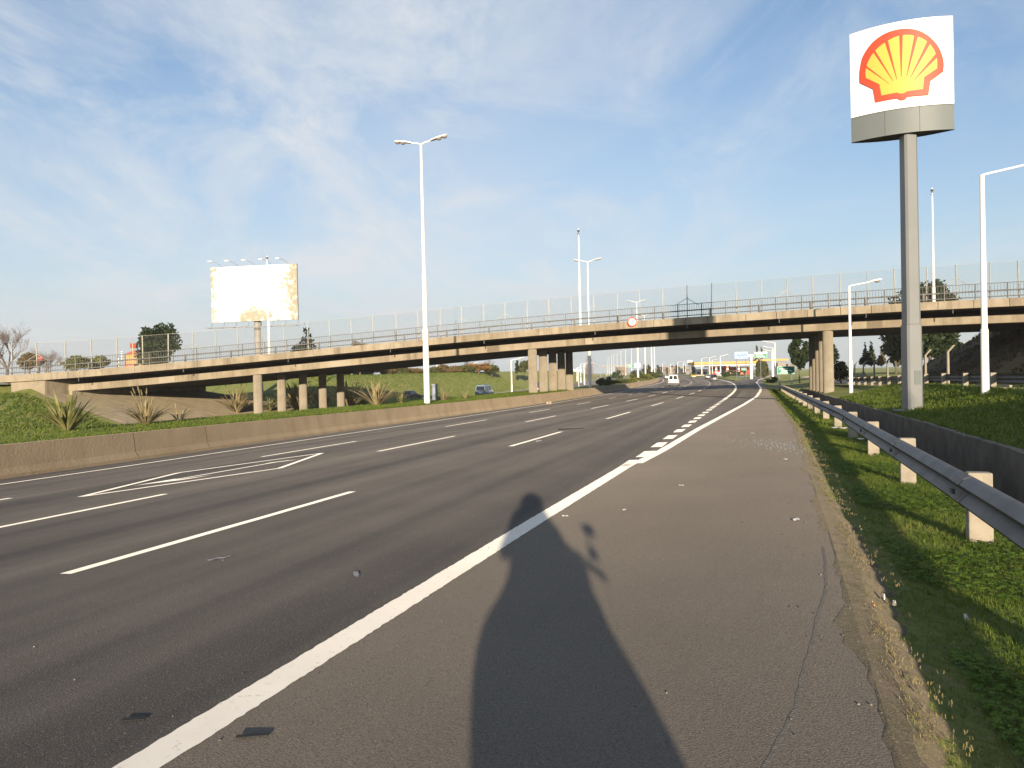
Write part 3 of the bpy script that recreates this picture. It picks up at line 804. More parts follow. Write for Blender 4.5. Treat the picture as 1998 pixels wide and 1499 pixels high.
# hollow pole, cranked so that one face catches the sun; joint at mid height
mb = MB()
def polering(z, w):
    c = .10; h = w/2; pts = [(-h+c*.7, -h), (h-c, -h), (h, -h+c), (h, h-c), (h-c, h), (-h+c, h), (-h, h-c), (-h, -h+c*.7)]
    a = math.radians(2); return [(x*math.cos(a)-y*math.sin(a), x*math.sin(a)+y*math.cos(a), z) for x, y in pts]
mb.loft([polering(-.05, .59), polering(3.2, .58)], close=True, caps=True); autosmooth(mb.build('pole', M_POLEG, tw), 20)
mb = MB(); mb.loft([polering(3.21, .53), polering(zS0+.1, .50)], close=True, caps=True); autosmooth(mb.build('pole', M_POLEG, tw), 20)
mb = MB(); mb.box((0, 0, .02), (1.0, 1.0, .06), rz=.035); bevel(mb.build('base_plate', M_POLEG, tw), .01)
mb = MB()
for sx in (-.45, .45):
    for sy in (-.45, .45): mb.lathe([(.035, .05), (.035, .13)], (sx, sy, 0), 6)
mb.build('anchor_bolt', M_DKSTEEL, tw)
mb = MB(); mb.box((.05, -.30, 1.25), (.24, .02, .5), rz=.035); bevel(mb.build('access_hatch', M_GREYP, tw), .008)
mb = MB()
for a in (-.57, .57): mb.tube([tl(a, bowf(a, 1, .002), zS0), tl(a, bowf(a, 1, .002), zP0)], .006, 4)
mb.tube([tl(-HW+2*HW*i/20, bowf(-HW+2*HW*i/20, 1, .004), zP0+.01) for i in range(21)], .012, 4)
mb.build('seam', M_DKSTEEL, sk)
mb = MB(); mb.lathe([(.5, -.45), (.5, -.16), (.2, -.14)], n=12); fixn(mb.build('footing', M_CHAN, tw))

# ================================================================== BILLBOARD
BY = 96.0
tlc, trc, blc, brc = at(413, 517, BY+.9), at(581, 521, BY-.9), at(412, 627, BY+.9), at(582, 626.5, BY-.9)
cx = (tlc+trc+blc+brc)/4; bx = at(502, 690, BY); bz = terrain(bx.x, BY)
W_ = (trc-tlc).length; H_ = ((tlc-blc).length+(trc-brc).length)/2
rz = math.atan2(trc.y-tlc.y, trc.x-tlc.x)
bb = thing('billboard', 'huge weathered blank white billboard on one thick pole behind the bridge', 'billboard', (cx.x, cx.y, bz), rz)
hz = cx.z-bz
mb = MB(); mb.box((0, 0, hz), (W_, .25, H_)); mb.build('panel', M_BILL, bb)
mb = MB()
for k in range(7): mb.box((-W_/2+W_*(k+.5)/7, .35, hz), (.18, .4, H_*.96))
mb.build('back_frame', M_DKSTEEL, bb)
mb = MB(); mb.lathe([(.46, 0), (.46, hz-H_/2+1.2)], (-.1, .9, 0), 20); autosmooth(mb.build('pole', mat('old_white_steel', (.30, .29, .27), .6, (.22, .21, .19), 2), bb), 40)
mb = MB()
for dy in (-.25, -1.25): mb.tube([(-W_/2-.2, dy, hz-H_/2-.75), (W_/2+.2, dy, hz-H_/2-.75)], .04, 5)
for k in range(8):
    x = -W_/2+W_*k/7; mb.tube([(x, 0, hz-H_/2), (x, -.25, hz-H_/2-.75), (x, -1.25, hz-H_/2-.75)], .035, 5)
mb.build('catwalk', M_GALV, bb)
for k in range(5):
    x = -W_/2+W_*(k+.72)/5.2
    mb = MB(); mb.tube([(x, 0, hz+H_/2), (x-.3, -.8, hz+H_/2+.42), (x-.5, -1.7, hz+H_/2+.5)], .025, 5); f = mb.build('floodlight_arm', M_GALV, bb)
    mb = MB(); mb.box((x-.55, -1.85, hz+H_/2+.48), (.5, .4, .1)); mb.build('floodlight', M_WHITE, f)

# ================================================================== LAMPS
def light_head(mb_h, mb_l, c, d, L=1.15, w=.34, bowls=2, k=1.0):
    """long flat housing from c along d (unit, rising) with glass bowls hanging below"""
    d = Vector(d).normalized(); side = d.cross(Vector((0, 0, 1))).normalized(); up = side.cross(d)
    n = 10; rows = []
    for i in range(n+1):
        t = i/n; wd = w*k*(.45+.55*math.sin(PI*min(1, .12+t*.8)))/1.0; hh = .10*k*(.5+.5*math.sin(PI*(.15+.7*t)))
        p = Vector(c)+d*L*k*t
        rows.append([p+side*wd/2*math.cos(a)+up*(hh*max(0, math.sin(a))+(-.03*k if math.sin(a) < 0 else 0)) for a in [2*PI*j/10 for j in range(10)]])
    mb_h.loft(rows, close=True, caps=True)
    for b in range(bowls):
        p = Vector(c)+d*L*k*(.52+.33*b)-up*.03*k if bowls > 1 else Vector(c)+d*L*k*.62-up*.03*k
        R = .17*k; rr = []
        for j in range(5):
            a = j/4*PI/2; rr.append([p+(side*math.cos(q)*.9+d*math.sin(q)*1.05)*R*math.cos(a)*1.0-up*R*.8*math.sin(a) for q in [2*PI*m/10 for m in range(10)]])
        mb_l.loft(rr, close=True, caps=True)
def double_lamp(name, H, label, loc, rz, group=None, tilt=.2, reach=.65, k=1.0):
    t = thing(name, label, 'street lamp', loc, rz, group)
    mb = MB(); mb.lathe([(.19*k, -.3), (.185*k, H*.23), (.155*k, H*.232), (.14*k, H*.5), (.11*k, H*.505), (.075*k, H)], n=14); autosmooth(mb.build('pole', M_WHITE, t), 40)
    for sg in (-1, 1):
        d = Vector((sg, 0, tilt)); p1 = Vector((sg*reach, 0, H+reach*tilt))
        mb = MB(); mb.tube([(0, 0, H-.05), (sg*.15, 0, H+.03), p1+d*.1], .045*k, 7); ar = mb.build('arm', M_WHITE, t)
        hh, ll = MB(), MB(); light_head(hh, ll, p1, d, k=k)
        autosmooth(hh.build('lamp_housing', M_WHITE, ar), 50); ol = autosmooth(ll.build('lamp_bowl', M_LENS, ar), 50)
    return t
def single_lamp(H, label, loc, rz, group=None, reach=1.35, tilt=.16, k=1.0, name='street_lamp'):
    t = thing(name, label, 'street lamp', loc, rz, group)
    mb = MB(); mb.lathe([(.13*k, -.3), (.125*k, H*.3), (.10*k, H*.303), (.095*k, H*.6), (.085*k, H*.603), (.07*k, H)], n=12); autosmooth(mb.build('pole', M_WHITE, t), 40)
    mb = MB(); p1 = Vector((reach, 0, H+reach*tilt)); d = Vector((1, 0, tilt)); mb.tube([(0, 0, H-.06), (.05, 0, H), p1+d*.05], .035*k, 7); ar = mb.build('arm', M_WHITE, t)
    hh, ll = MB(), MB(); light_head(hh, ll, p1, d, L=.72, w=.3, bowls=1, k=k)
    autosmooth(hh.build('lamp_housing', M_WHITE, ar), 50); autosmooth(ll.build('lamp_bowl', M_LENS, ar), 50)
    return t
def top_h(px, py, X, Y, z): return at(px, py, Y).z-z
def lamp_at(pxb, Y): p = at(pxb, 730, Y); return p.x, Y, terrain(p.x, Y)
# median lamps (two heads)
ARMRZ = math.atan2(-.306, .952)
x, Y, z = lamp_at(832, 48.6); H = at(823, 281, 48.6).z-z
L1 = double_lamp('twin_lamp', H, 'nearest tall white twin lamp, rising from the median in front of the bridge', (x, Y, z), ARMRZ, 'twin lamps on the median')
mb = MB(); mb.lathe([(.205, 4.0), (.205, 4.75)], n=14); autosmooth(mb.build('sticker_band', mat('faded_sticker', (.72, .55, .5), .6, (.8, .74, .68), 6), L1), 40)
G = 'twin lamps on the median'
specs = [(1151, 99, 511, 'second tall twin lamp, its top above the bridge beside a thin lamp pole'), (1245, 150, 590, 'twin lamp whose heads show just above the bridge rail beside the round sign')]
k = H
for px, Y_, ty, lab in specs:
    x, Y, z = lamp_at(px, Y_); h = at(px-4, ty, Y_).z-z
    double_lamp('twin_lamp', h, lab, (x, Y, z), ARMRZ, G)
far1 = [(1259.5, 205, 'slim white twin lamp just right of the nearest pole seen beneath the bridge'), (1272, 238, 'left one of the two adjoining tall white lamps beneath the bridge, behind the white van'), (1277.5, 275, 'right one of the two adjoining tall white lamps beneath the bridge, behind the white van')]
for px, Y_, lab in far1:
    x, Y, z = lamp_at(px, Y_); double_lamp('twin_lamp', 17, lab, (x, Y, z), ARMRZ, G)
ordn = ['first', 'second', 'third', 'fourth', 'fifth', 'sixth', 'seventh', 'eighth', 'ninth', 'tenth']
for i, (px, ty) in enumerate([(1232.5, 679.5), (1221, 683.5), (1212, 686.5), (1204.5, 690), (1198, 692.5), (1193.5, 695), (1188.5, 698), (1185, 701)]):
    hr = (727-(px-1000)*.0227*1.0)-ty-.0; yh = 731.5-.0227*(px-999)
    Y_ = (17-1.4-1.45)*1500/(yh-ty); x = at(px, 720, Y_).x
    double_lamp('twin_lamp', 17, '%s lamp of the far receding row left of the median, counted from the biggest' % ordn[i], (x, Y_, -1.45), ARMRZ, 'far row of twin lamps')
# lamps standing on the bridge, seen end-on
for px, ty, lab in ((526, 507, 'slim lamp on the bridge in front of the billboard'), (1134, 455, 'slim lamp on the bridge left of the second twin lamp'), (1824, 377, 'slim bridge lamp rising right beside the scallop sign pole')):
    d = d_at_px(px); q = Vector(bpt(d, 13, -.1)); h = at(px-3, ty, q.y).z-q.z
    d2 = d_at_px(px-(13/q.y)*30); 
    q.x = at(px, 700, q.y).x
    double_lamp('bridge_lamp', h, lab, tuple(q), math.atan2(1, (px-999)/1500), 'lamps on the bridge', tilt=.1, reach=.5, k=.75)
# single-arm lamps
G = 'single arm lamps'
def sl(px, Y_, ty, lab, zz=None, k=1.0, rz=ARMRZ, grp=G):
    x, Y, z = lamp_at(px, Y_); z = z if zz is None else zz
    return single_lamp(at(px-2, ty, Y_).z-z, lab, (x, Y, z), rz, grp, k=k)
sl(1922, 26.5, 341, 'nearest white single-arm lamp, at the right frame edge beyond the scallop sign')
sl(1660, 53.5, 558, 'white single-arm lamp in front of the bridge, left of the scallop sign pole')
sl(998, 128, 703, 'white single-arm lamp on the grass slope left of the middle bridge columns', k=1.2)
for px, Y_, ty, by, lab in ((853, 175, 706, 731, 'single-arm lamp above the grass slope just right of the nearest twin lamp'), (761, 160, 702, 730, 'thin lamp above the grass slope between the left columns and the nearest twin lamp'), (917.5, 210, 711, 729, 'small lamp among the brown bushes above the grass slope'), (1016, 220, 717, 728, 'small lamp beside the green hedge left of the middle columns'), (1126, 190, 718, 742, 'left one of three white lamps just right of the middle columns'), (1140, 170, 712, 748, 'tallest white lamp just right of the middle columns, left of the bare poplar'), (1133, 205, 711, 745, 'slim lamp between the two others just right of the middle columns')):
    zz = at(px, by, Y_).z; sl(px, Y_, ty, lab, zz=zz, k=1.25)
for i, (px, Y_, ty, by) in enumerate([(1369.5, 330, 700, 730), (1385, 290, 698, 730.5), (1406, 240, 695, 732), (1322.5, 470, 707, 727.5), (1333.5, 520, 706, 726.5), (1337.5, 560, 709, 726), (1309, 560, 710, 727), (1293, 600, 709, 726.5), (1390, 360, 703, 728)]):
    lab = ['lamp in front of the yellow canopy, left of the tallest there', 'middle lamp in front of the yellow canopy', 'tallest and nearest lamp in front of the yellow canopy, behind the dark car', 'distant lamp left of the white pylon sign beyond the highway', 'distant lamp close to the left of the white pylon sign', 'distant short lamp touching the white pylon sign', 'distant lamp beside the yellow building beyond the highway', 'farthest lamp at the horizon right of the white van roof', 'short lamp under the left half of the yellow canopy'][i]
    sl(px, Y_, ty, lab, zz=at(px, by, Y_).z, k=1.5)
for px, Y_, ty, by, lab in ((1513, 150, 669, 737, 'tall single-arm lamp with its arm to the left, right of the green-topped gantry sign'), (1509, 185, 679, 735, 'second lamp with its arm to the left, right of the green-topped gantry sign'), (1507, 225, 685, 733, 'third and smallest lamp with its arm to the left near the green-topped gantry sign')):
    z = at(px, by, Y_).z; x = at(px, 730, Y_).x; single_lamp(at(px-1, ty, Y_).z-z, lab, (x, Y_, z), ARMRZ+PI, 'lamps along the slip road', k=1.3)

# ================================================================== GUARDRAILS
M_SPLICE = mat('splice_steel', (.12, .105, .09), .6, (.17, .16, .155), 5, 6, metal=.25, coord='World')
def w_profile(): return [(-.03, .31), (.03, .285), (.075, .235), (.03, .185), (-.005, .155), (.03, .125), (.075, .075), (.03, .025), (-.03, 0)]
def guardrail(label, cen, zf, posts, rail0, rail1, h_top, face, pw, ph):
    p0 = cen(posts[0]); g_ = thing('guardrail', label, 'guardrail', (*p0, zf(posts[0])))
    mb = MB(); R = []
    for s in frange(rail0, rail1, 1.0):
        a = Vector(cen(s)); b = Vector(cen(s+.1)); t = (b-a).normalized(); n = Vector((-t.y, t.x))*face
        z = zf(s)+h_top-.31; pr = w_profile()
        fr = [(a+n*(.12+o), z+h) for o, h in pr]+[(a+n*(.12+o-.006), z+h) for o, h in reversed(pr)]
        R.append([(v.x, v.y, h) for v, h in fr])
    mb.loft(R, close=True, caps=True); o = wb(mb, 'rail', M_RAIL, g_); autosmooth(o, 60)
    for s in posts:
        X, Y = cen(s); z = zf(s); r = random.uniform(-.02, .02)
        mb = MB(); mb.box((X, Y, z+ph/2-.1), (pw, pw*.62, ph+.2), rz=-TH+r, rx=random.uniform(-.012, .012)); o = bevel(wb(mb, 'post', M_POSTC, g_), .012, 2)
        a = Vector((X, Y)); t = (Vector(cen(s+.1))-a).normalized(); n = Vector((-t.y, t.x))*face
        R = []
        for ds in (-.17, .17):
            q = Vector(cen(s+ds)); zq = zf(s)*(.5)+zf(s+ds)*.5+h_top-.31; fr = [(q+n*(.12+o+.007), zq+h) for o, h in w_profile()]+[(q+n*(.12+o+.001), zq+h) for o, h in reversed(w_profile())]
            R.append([(v.x, v.y, h) for v, h in fr])
        mb = MB(); mb.loft(R, close=True, caps=True); wb(mb, 'splice_plate', M_SPLICE, g_)
        mb = MB(); c = a+n*.215; mb.box((c.x, c.y, z+h_top-.155), (.03, .09, .05), rz=-TH); wb(mb, 'bolt_plate', M_DKSTEEL, g_)
    return g_
random.seed(2)
g_cen = lambda s: xy(s, ur(s)-1.32)
g_z = lambda s: terrain(*g_cen(s))
guardrail('near steel guardrail on pale concrete posts along the grass verge', g_cen, g_z, [7.98+4.03*i for i in range(-6, 20)], -18, 86, .63, 1, .2, .65)
g2 = lambda s: xy(s, ur(s)-7.55)
guardrail('shaded guardrail with white-capped posts seen from behind, beyond the scallop sign', g2, lambda s: terrain(*g2(s)), [21+4*i for i in range(16)], 14, 84, .62, -1, .2, .66)

# ---- chain link fence with cranked concrete posts beyond the service road
fz = thing('chain_link_fence', 'chain link fence on cranked concrete posts beyond the service road', 'fence', (*xy(57, -11.5), terrain(*xy(57, -11.5))))
fp = []
for px, ty, by in ((1972, 660, 760), (1905, 672, 756), (1850, 682, 753), (1806, 690, 752), (1763, 697, 751), (1732, 703, 750), (1706, 705, 749), (1685, 706, 748.5), (1668, 709, 748), (1653, 711, 747), (1640, 713, 747)):
    r = (px-999)/1500; Y = 11.6/(.952*r-.306); p = at(px, 740, Y); z = terrain(p.x, Y); fp.append((p.x, Y, z))
    if px in (1972, 1905): continue
    mb = MB(); h = 2.25
    mb.box((p.x, Y, z+h/2-.15), (.15, .15, h+.3), taper=.8); mb.prism([(p.x-.06, Y-.06, z+h), (p.x+.06, Y-.06, z+h), (p.x+.06, Y+.06, z+h), (p.x-.06, Y+.06, z+h)], (0, 0, -.02), (.34, -.11, .42))
    if px == 1685:
        for sg in (-1, 1): m2 = MB(); m2.tube([(p.x+sg*.08, Y, z+1.4), (p.x+sg*.55, Y, z-.1)], .07, 5); wb(m2, 'brace', M_POSTC, fz)
    wb(mb, 'post', M_POSTC, fz)
mb = MB(); vs = []; uv = []; acc = 0
for i, (x, Y, z) in enumerate(fp):
    if i: acc += math.hypot(x-fp[i-1][0], Y-fp[i-1][1])
    for dz in (.15, 2.15): vs.append((x, Y, z+dz)); uv.append((acc, dz))
mb.add(vs, [(2*i, 2*i+2, 2*i+3, 2*i+1) for i in range(len(fp)-1)]); wb(mb, 'wire_net', M_NET, fz, uv=uv)
mb = MB()
for i in range(len(fp)-1):
    a, b = Vector(fp[i]), Vector(fp[i+1]); t = b-a; mb.prism([a+Vector((-.07, 0, 0)), a+Vector((.07, 0, 0)), b+Vector((.07, 0, 0)), b+Vector((-.07, 0, 0))], (0, 0, -.3), (0, 0, .16))
fixn(wb(mb, 'kerb_footing', M_POSTC, fz))
# ================================================================== VEHICLES
def wheel(parent, x, y, r=.31, w=.2):
    mb = MB(); mb.lathe([(r*.55, -w/2), (r*.93, -w/2), (r, -w*.3), (r, w*.3), (r*.93, w/2), (r*.55, w/2)], (0, 0, 0), 18, 'Y'); o = autosmooth(mb.build('tyre', M_RUBBER, None), 40)
    wh = o; wh.name = 'wheel'; wh.parent = parent; wh.location = (x, y, r)
    mb = MB(); mb.lathe([(r*.56, -w*.42), (r*.2, -w*.5), (r*.2, w*.5), (r*.56, w*.42)], (0, 0, 0), 12, 'Y'); mb.build('rim', M_GALV, wh)
# profiles: (x from rear to front, z) in units of length and height; belt line splits body and glasshouse
PROF = {
 'hatch': dict(low=[(0, .18), (0, .40), (.015, .56), (.70, .60), (.97, .50), (1, .42), (1, .18)], top=[(.015, .57), (.13, .96), (.22, 1), (.50, 1), (.56, .97), (.73, .60)]),
 'sedan': dict(low=[(0, .2), (0, .45), (.02, .60), (.2, .62), (.70, .60), (.97, .50), (1, .42), (1, .18)], top=[(.14, .61), (.27, .96), (.35, 1), (.52, 1), (.57, .97), (.74, .60)]),
 'van': dict(low=[(0, .14), (0, .36), (.012, .54), (.72, .56), (.96, .46), (1, .36), (1, .14)], top=[(.012, .54), (.045, .95), (.09, 1), (.56, 1), (.62, .96), (.77, .56)]),
 'bigvan': dict(low=[(0, .12), (0, .32), (.006, .46), (.80, .46), (.96, .40), (1, .30), (1, .12)], top=[(.006, .46), (.02, .95), (.05, 1), (.64, 1), (.70, .95), (.86, .46)]),
}
def vehicle(name, label, cat, p, rz, kind, paint, L, W, H, group=None, lights=True, bumper=None, roofrack=False):
    t = thing(name, label, cat, tuple(p), rz, group); P = PROF[kind]
    X = lambda q: (q-.5)*L
    low = [(X(a), b*H) for a, b in P['low']]
    rows = []
    for y, k in ((-W/2, .90), (-W/2, 1), (-W*.47, 1.0), (W*.47, 1.0), (W/2, 1), (W/2, .9)):
        rows.append([(x*(.985 if abs(y) == W/2 else 1), y*(1.0 if z > .3*H else .97), .2*H+(z-.2*H)*(k if z > .4*H else 1)) for x, z in low])
    mb = MB(); mb.loft(rows, close=True, caps=True)
    top = [(X(a), b*H) for a, b in P['top']]
    zb = min(z for _, z in top)-.02; yb, yt = W*.475, W*.385
    yy = lambda z: yb+(yt-yb)*(z-zb)/(H-zb)
    R = [[(x, sg*yy(z)*k, z-(0 if k < 1 else .03*H*(z > .9*H))) for x, z in top] for sg, k in ((-1, 1), (-1, .9), (1, .9), (1, 1))]
    mb.loft(R, close=True, caps=True)
    body = autosmooth(mb.build('body', paint, t), 35)
    # glass: windscreen, tailgate glass, side panes, set 4 mm proud
    g = MB(); (x0, z0), (x1, z1), (x2, z2), (x3, z3), (x4, z4), (x5, z5) = top
    def quad(a, b, w0, w1, off):
        n = Vector((b[1]-a[1], 0, -(b[0]-a[0]))).normalized()*off
        return [(a[0]+n.x, -w0, a[1]+n.z), (a[0]+n.x, w0, a[1]+n.z), (b[0]+n.x, w1, b[1]+n.z), (b[0]+n.x, -w1, b[1]+n.z)]
    def inter(a, b, k): return (a[0]+(b[0]-a[0])*k, a[1]+(b[1]-a[1])*k)
    a, b = inter((x5, z5), (x4, z4), .1), inter((x5, z5), (x4, z4), .93)
    g.add(quad(a, b, yy(a[1])*.9, yy(b[1])*.9, .012), [(0, 1, 2, 3)])
    fixn(g.build('windscreen', M_GLASS, t))
    a, b = inter((x0, z0), (x1, z1), .16), inter((x0, z0), (x1, z1), .9)
    if kind == 'van':
        for sg in (-1, 1):
            g = MB(); q = [(a[0]-.012, sg*.06, a[1]), (a[0]-.012, sg*yy(a[1])*.86, a[1]), (b[0]-.012, sg*yy(b[1])*.86, b[1]), (b[0]-.012, sg*.06, b[1])]
            g.add(q, [(0, 1, 2, 3)]); g.build('rear_window', M_GLASS, t)
    else:
        g = MB(); q = quad(a, b, yy(a[1])*.88, yy(b[1])*.88, -.012); g.add(q, [(0, 1, 2, 3)]); g.build('rear_window', M_GLASS, t)
    for sg in (-1, 1):
        cuts = [(.06, .47), (.5, .95)]
        for c0, c1 in cuts:
            zl, zh = zb+.1*(H-zb), zb+.80*(H-zb)
            def xs(z, e): # glasshouse extent at height z
                f0 = x0+(x1-x0)*min(1, (z-z0)/(z1-z0)); f1 = x5+(x4-x5)*min(1, (z-z5)/(z4-z5)); return f0+(f1-f0)*e
            q = [(xs(zl, c0), sg*(yy(zl)+.006), zl), (xs(zl, c1), sg*(yy(zl)+.006), zl), (xs(zh, c1), sg*(yy(zh)+.006), zh), (xs(zh, c0), sg*(yy(zh)+.006), zh)]
            g = MB(); g.add(q, [(0, 1, 2, 3)]); g.build('side_window', M_GLASS, t)
    if lights:
        for sg in (-1, 1):
            mb = MB(); mb.box((-L/2-.005, sg*W*.43, H*(.42 if kind != 'van' else .45)), (.04, W*.1, H*.12)); mb.build('tail_light', mat('tail_red', (.35, .01, .01), .3), t)
            mb = MB(); mb.box((L/2-.02, sg*W*.36, H*.40), (.06, W*.18, H*.08)); mb.build('headlight', mat('headlight_glass', (.8, .8, .78), .15, spec=.6), t)
        mb = MB(); mb.box((-L/2-.01, 0, H*.36), (.02, .42, .12)); mb.build('number_plate', M_SIGNW, t)
    for x in (-L/2, L/2):
        mb = MB(); mb.box((x, 0, H*.22), (.16, W*.98, H*(.2 if kind == 'van' else .14))); bevel(mb.build('bumper', bumper or M_DKSTEEL, t), .03)
    for sg in (-1, 1):
        for x in (-L*.31, L*.31): wheel(t, x, sg*(W/2-.1), .3 if H < 1.7 else .33)
        mb = MB(); mb.box((x4+.12, sg*(W/2+.08), zb+.12), (.12, .18, .14)); mb.build('wing_mirror', paint if kind != 'van' else M_DKSTEEL, t)
    if roofrack:
        mb = MB()
        for sg in (-1, 1): mb.tube([(x2, sg*W*.3, H+.06), (x3, sg*W*.3, H+.06)], .02, 5)
        mb.build('roof_rail', M_DKSTEEL, t)
    return t
def hd(s): return PI/2-TH+ (0 if s < 55 else (s-55)/1640)       # heading along the curving road
def veh_at(px, py, *a, rev=False, zf=None, **k):
    p = onroad(px, py) if zf is None else hit(px, py, zf)
    s, u = su(p.x, p.y); r = hd(s)+(PI if rev else 0)
    return vehicle(a[0], a[1], a[2], p, r, *a[3:], **k)
W_P, Y_P, D_P, S_P, B_P = paintmat('white', (.82, .81, .78)), paintmat('yellow', (.75, .42, .04)), paintmat('charcoal', (.045, .045, .05)), paintmat('silver', (.5, .51, .52)), paintmat('slate_blue', (.19, .26, .36))
veh_at(1315, 754, 'van', 'white panel van with two rear windows driving away under the bridge', 'van', 'van', W_P, 4.0, 1.72, 1.98)
veh_at(1302, 739.5, 'car', 'white car just ahead of the white panel van', 'car', 'hatch', W_P, 4.0, 1.65, 1.45)
veh_at(1353, 737.5, 'taxi', 'yellow taxi driving away round the bend', 'taxi', 'sedan', Y_P, 4.3, 1.7, 1.45)
veh_at(1392.5, 743.5, 'car', 'dark charcoal car beside the gore of the slip road', 'car', 'hatch', D_P, 4.2, 1.75, 1.6)
veh_at(1382, 739.5, 'car', 'silver car just ahead of the dark charcoal car', 'car', 'sedan', S_P, 4.2, 1.7, 1.45)
oz = lambda X, Y: zc(su(X, Y)[0])+.03
veh_at(946, 774, 'minivan', 'blue minivan crossing below the grass slope on the opposite carriageway', 'van', 'bigvan', B_P, 4.6, 1.8, 1.9, zf=oz, roofrack=True)
p = hit(800, 781, oz); vehicle('car', 'dark car whose roof shows behind the leafy clumps left of the twin lamp', 'car', p, hd(80), 'sedan', D_P, 4.4, 1.7, 1.45)
for i, (px, py, pt, lab) in enumerate([(1184, 733, W_P, 'white car nearest the bare poplar on the far opposite carriageway'), (1200, 731.5, W_P, 'white car middle of the far opposite carriageway, highest in the line'), (1206.5, 735, S_P, 'silver car lowest in the line on the far opposite carriageway'), (1225.5, 734, W_P, 'white car at the right end of the far opposite carriageway, near the green sign')]):
    p = hit(px, py, oz); vehicle('distant_car', lab, 'car', p, hd(su(p.x, p.y)[0])+PI, 'hatch', pt, 4.1, 1.7, 1.5, 'cars on the far opposite carriageway', lights=False)
p = hit(1049, 766, oz); vehicle('car', 'dark blue car glimpsed between the two front middle bridge columns', 'car', p, hd(100), 'bigvan', paintmat('navy', (.03, .05, .12)), 4.4, 1.75, 1.9)

# ================================================================== FAR SIDE: service station, signs, buildings
FZ = -1.35
def put(px, py, Y): return at(px, py, Y)
st0 = put(1440, 730, 380)
ss_ = thing('petrol_station', 'long yellow service station canopy with red walls beneath, beyond the bend', 'service station', (st0.x, 380, FZ))
cz0, cz1 = at(1400, 713, 380).z, at(1400, 706, 380).z
c0, c1, c2, c3 = at(1356, 710, 372), at(1478, 703, 372), at(1531, 704, 380), at(1356, 708, 395)
mb = MB(); mb.box(((c0.x+c1.x)/2, 380, (cz0+cz1)/2+.2), (c1.x-c0.x, 14, 1.2)); wb(mb, 'canopy_roof', mat('canopy_yellow', (.50, .31, .075), .5), ss_)
mb = MB(); mb.box(((c0.x+c1.x)/2, 380, cz0-.1), (c1.x-c0.x+.3, 14.3, .35)); wb(mb, 'canopy_trim', M_SIGNW, ss_)
mb = MB(); mb.box((c2.x-4, 392, (cz0+cz1)/2+1.2), (16, 12, 1.0)); wb(mb, 'canopy_roof', mat('canopy_yellow', (.8, .5, .05), .4), ss_)
for px in (1397, 1419, 1441, 1465):
    x = at(px, 720, 376).x; mb = MB()
    mb.box((x, 376, (cz0+FZ)/2), (.9, .9, cz0-FZ)); o = wb(mb, 'canopy_column', M_SIGNW, ss_)
    mb = MB()
    for k in range(3): mb.box((x, 375.9, FZ+.9+k*1.5), (.95, 1.0, .6))
    wb(mb, 'red_band', M_RED, ss_)
xs0, xs1 = at(1386, 720, 388).x, at(1466, 720, 388).x
mb = MB(); mb.box(((xs0+xs1)/2, 389, FZ+2.1), (xs1-xs0, 4, 4.2)); wb(mb, 'shop_wall', mat('shop_red', (.30, .03, .03), .6, (.42, .07, .05), .5, coord='World'), ss_)
mb = MB(); mb.box((xs0+3, 386.8, FZ+4.6), (13, .4, .7)); wb(mb, 'fascia_band', M_SIGNW, ss_)
for px in (1412, 1428, 1450):
    x = at(px, 724, 386.9).x; mb = MB(); mb.box((x, 386.9, FZ+1.5), (1.6, .15, 2.2)); wb(mb, 'shop_window', M_GLASS if px != 1428 else M_SIGNW, ss_)
for px in (1402, 1428, 1452):
    x = at(px, 724, 377).x; mb = MB(); mb.box((x, 377, FZ+.85), (.9, .5, 1.7)); wb(mb, 'fuel_pump', M_SIGNW if px == 1402 else M_RED, ss_)
q = at(1346, 707, 420); py_ = thing('pylon_sign', 'white square pylon sign with a small yellow emblem left of the yellow canopy', 'pole sign', (q.x, 420, FZ))
mb = MB(); mb.box((0, 0, q.z-FZ), (2.4, .4, 2.1)); b_ = mb.build('panel', M_SIGNW, py_)
mb = MB(); mb.lathe([(.62, -.24), (.62, -.2)], (0, 0, q.z-FZ), 12, 'Y'); fixn(mb.build('emblem', M_YEL, b_))
mb = MB(); mb.box((0, 0, (q.z-FZ)/2-.5), (.5, .3, q.z-FZ-1)); mb.build('pole', M_GREYP, py_)
for px in (1362, 1374):
    x = at(px, 725, 400); bd = thing('kiosk', 'low cream kiosk with white roof, the %s under the yellow canopy' % ('left one' if px == 1362 else 'right one'), 'kiosk', (x.x, 400, FZ))
    mb = MB(); mb.box((0, 0, 1.6), (3.0, 3, 3.2)); mb.build('wall', mat('cream_wall', (.62, .55, .42), .8), bd)
    mb = MB(); mb.box((0, 0, 3.35), (4.2, 4, .35)); mb.build('roof', M_WHITE, bd)
    mb = MB(); mb.box((0, -1.51, 1.5), (1.6, .06, 1.4)); mb.build('window', M_GLASS, bd)
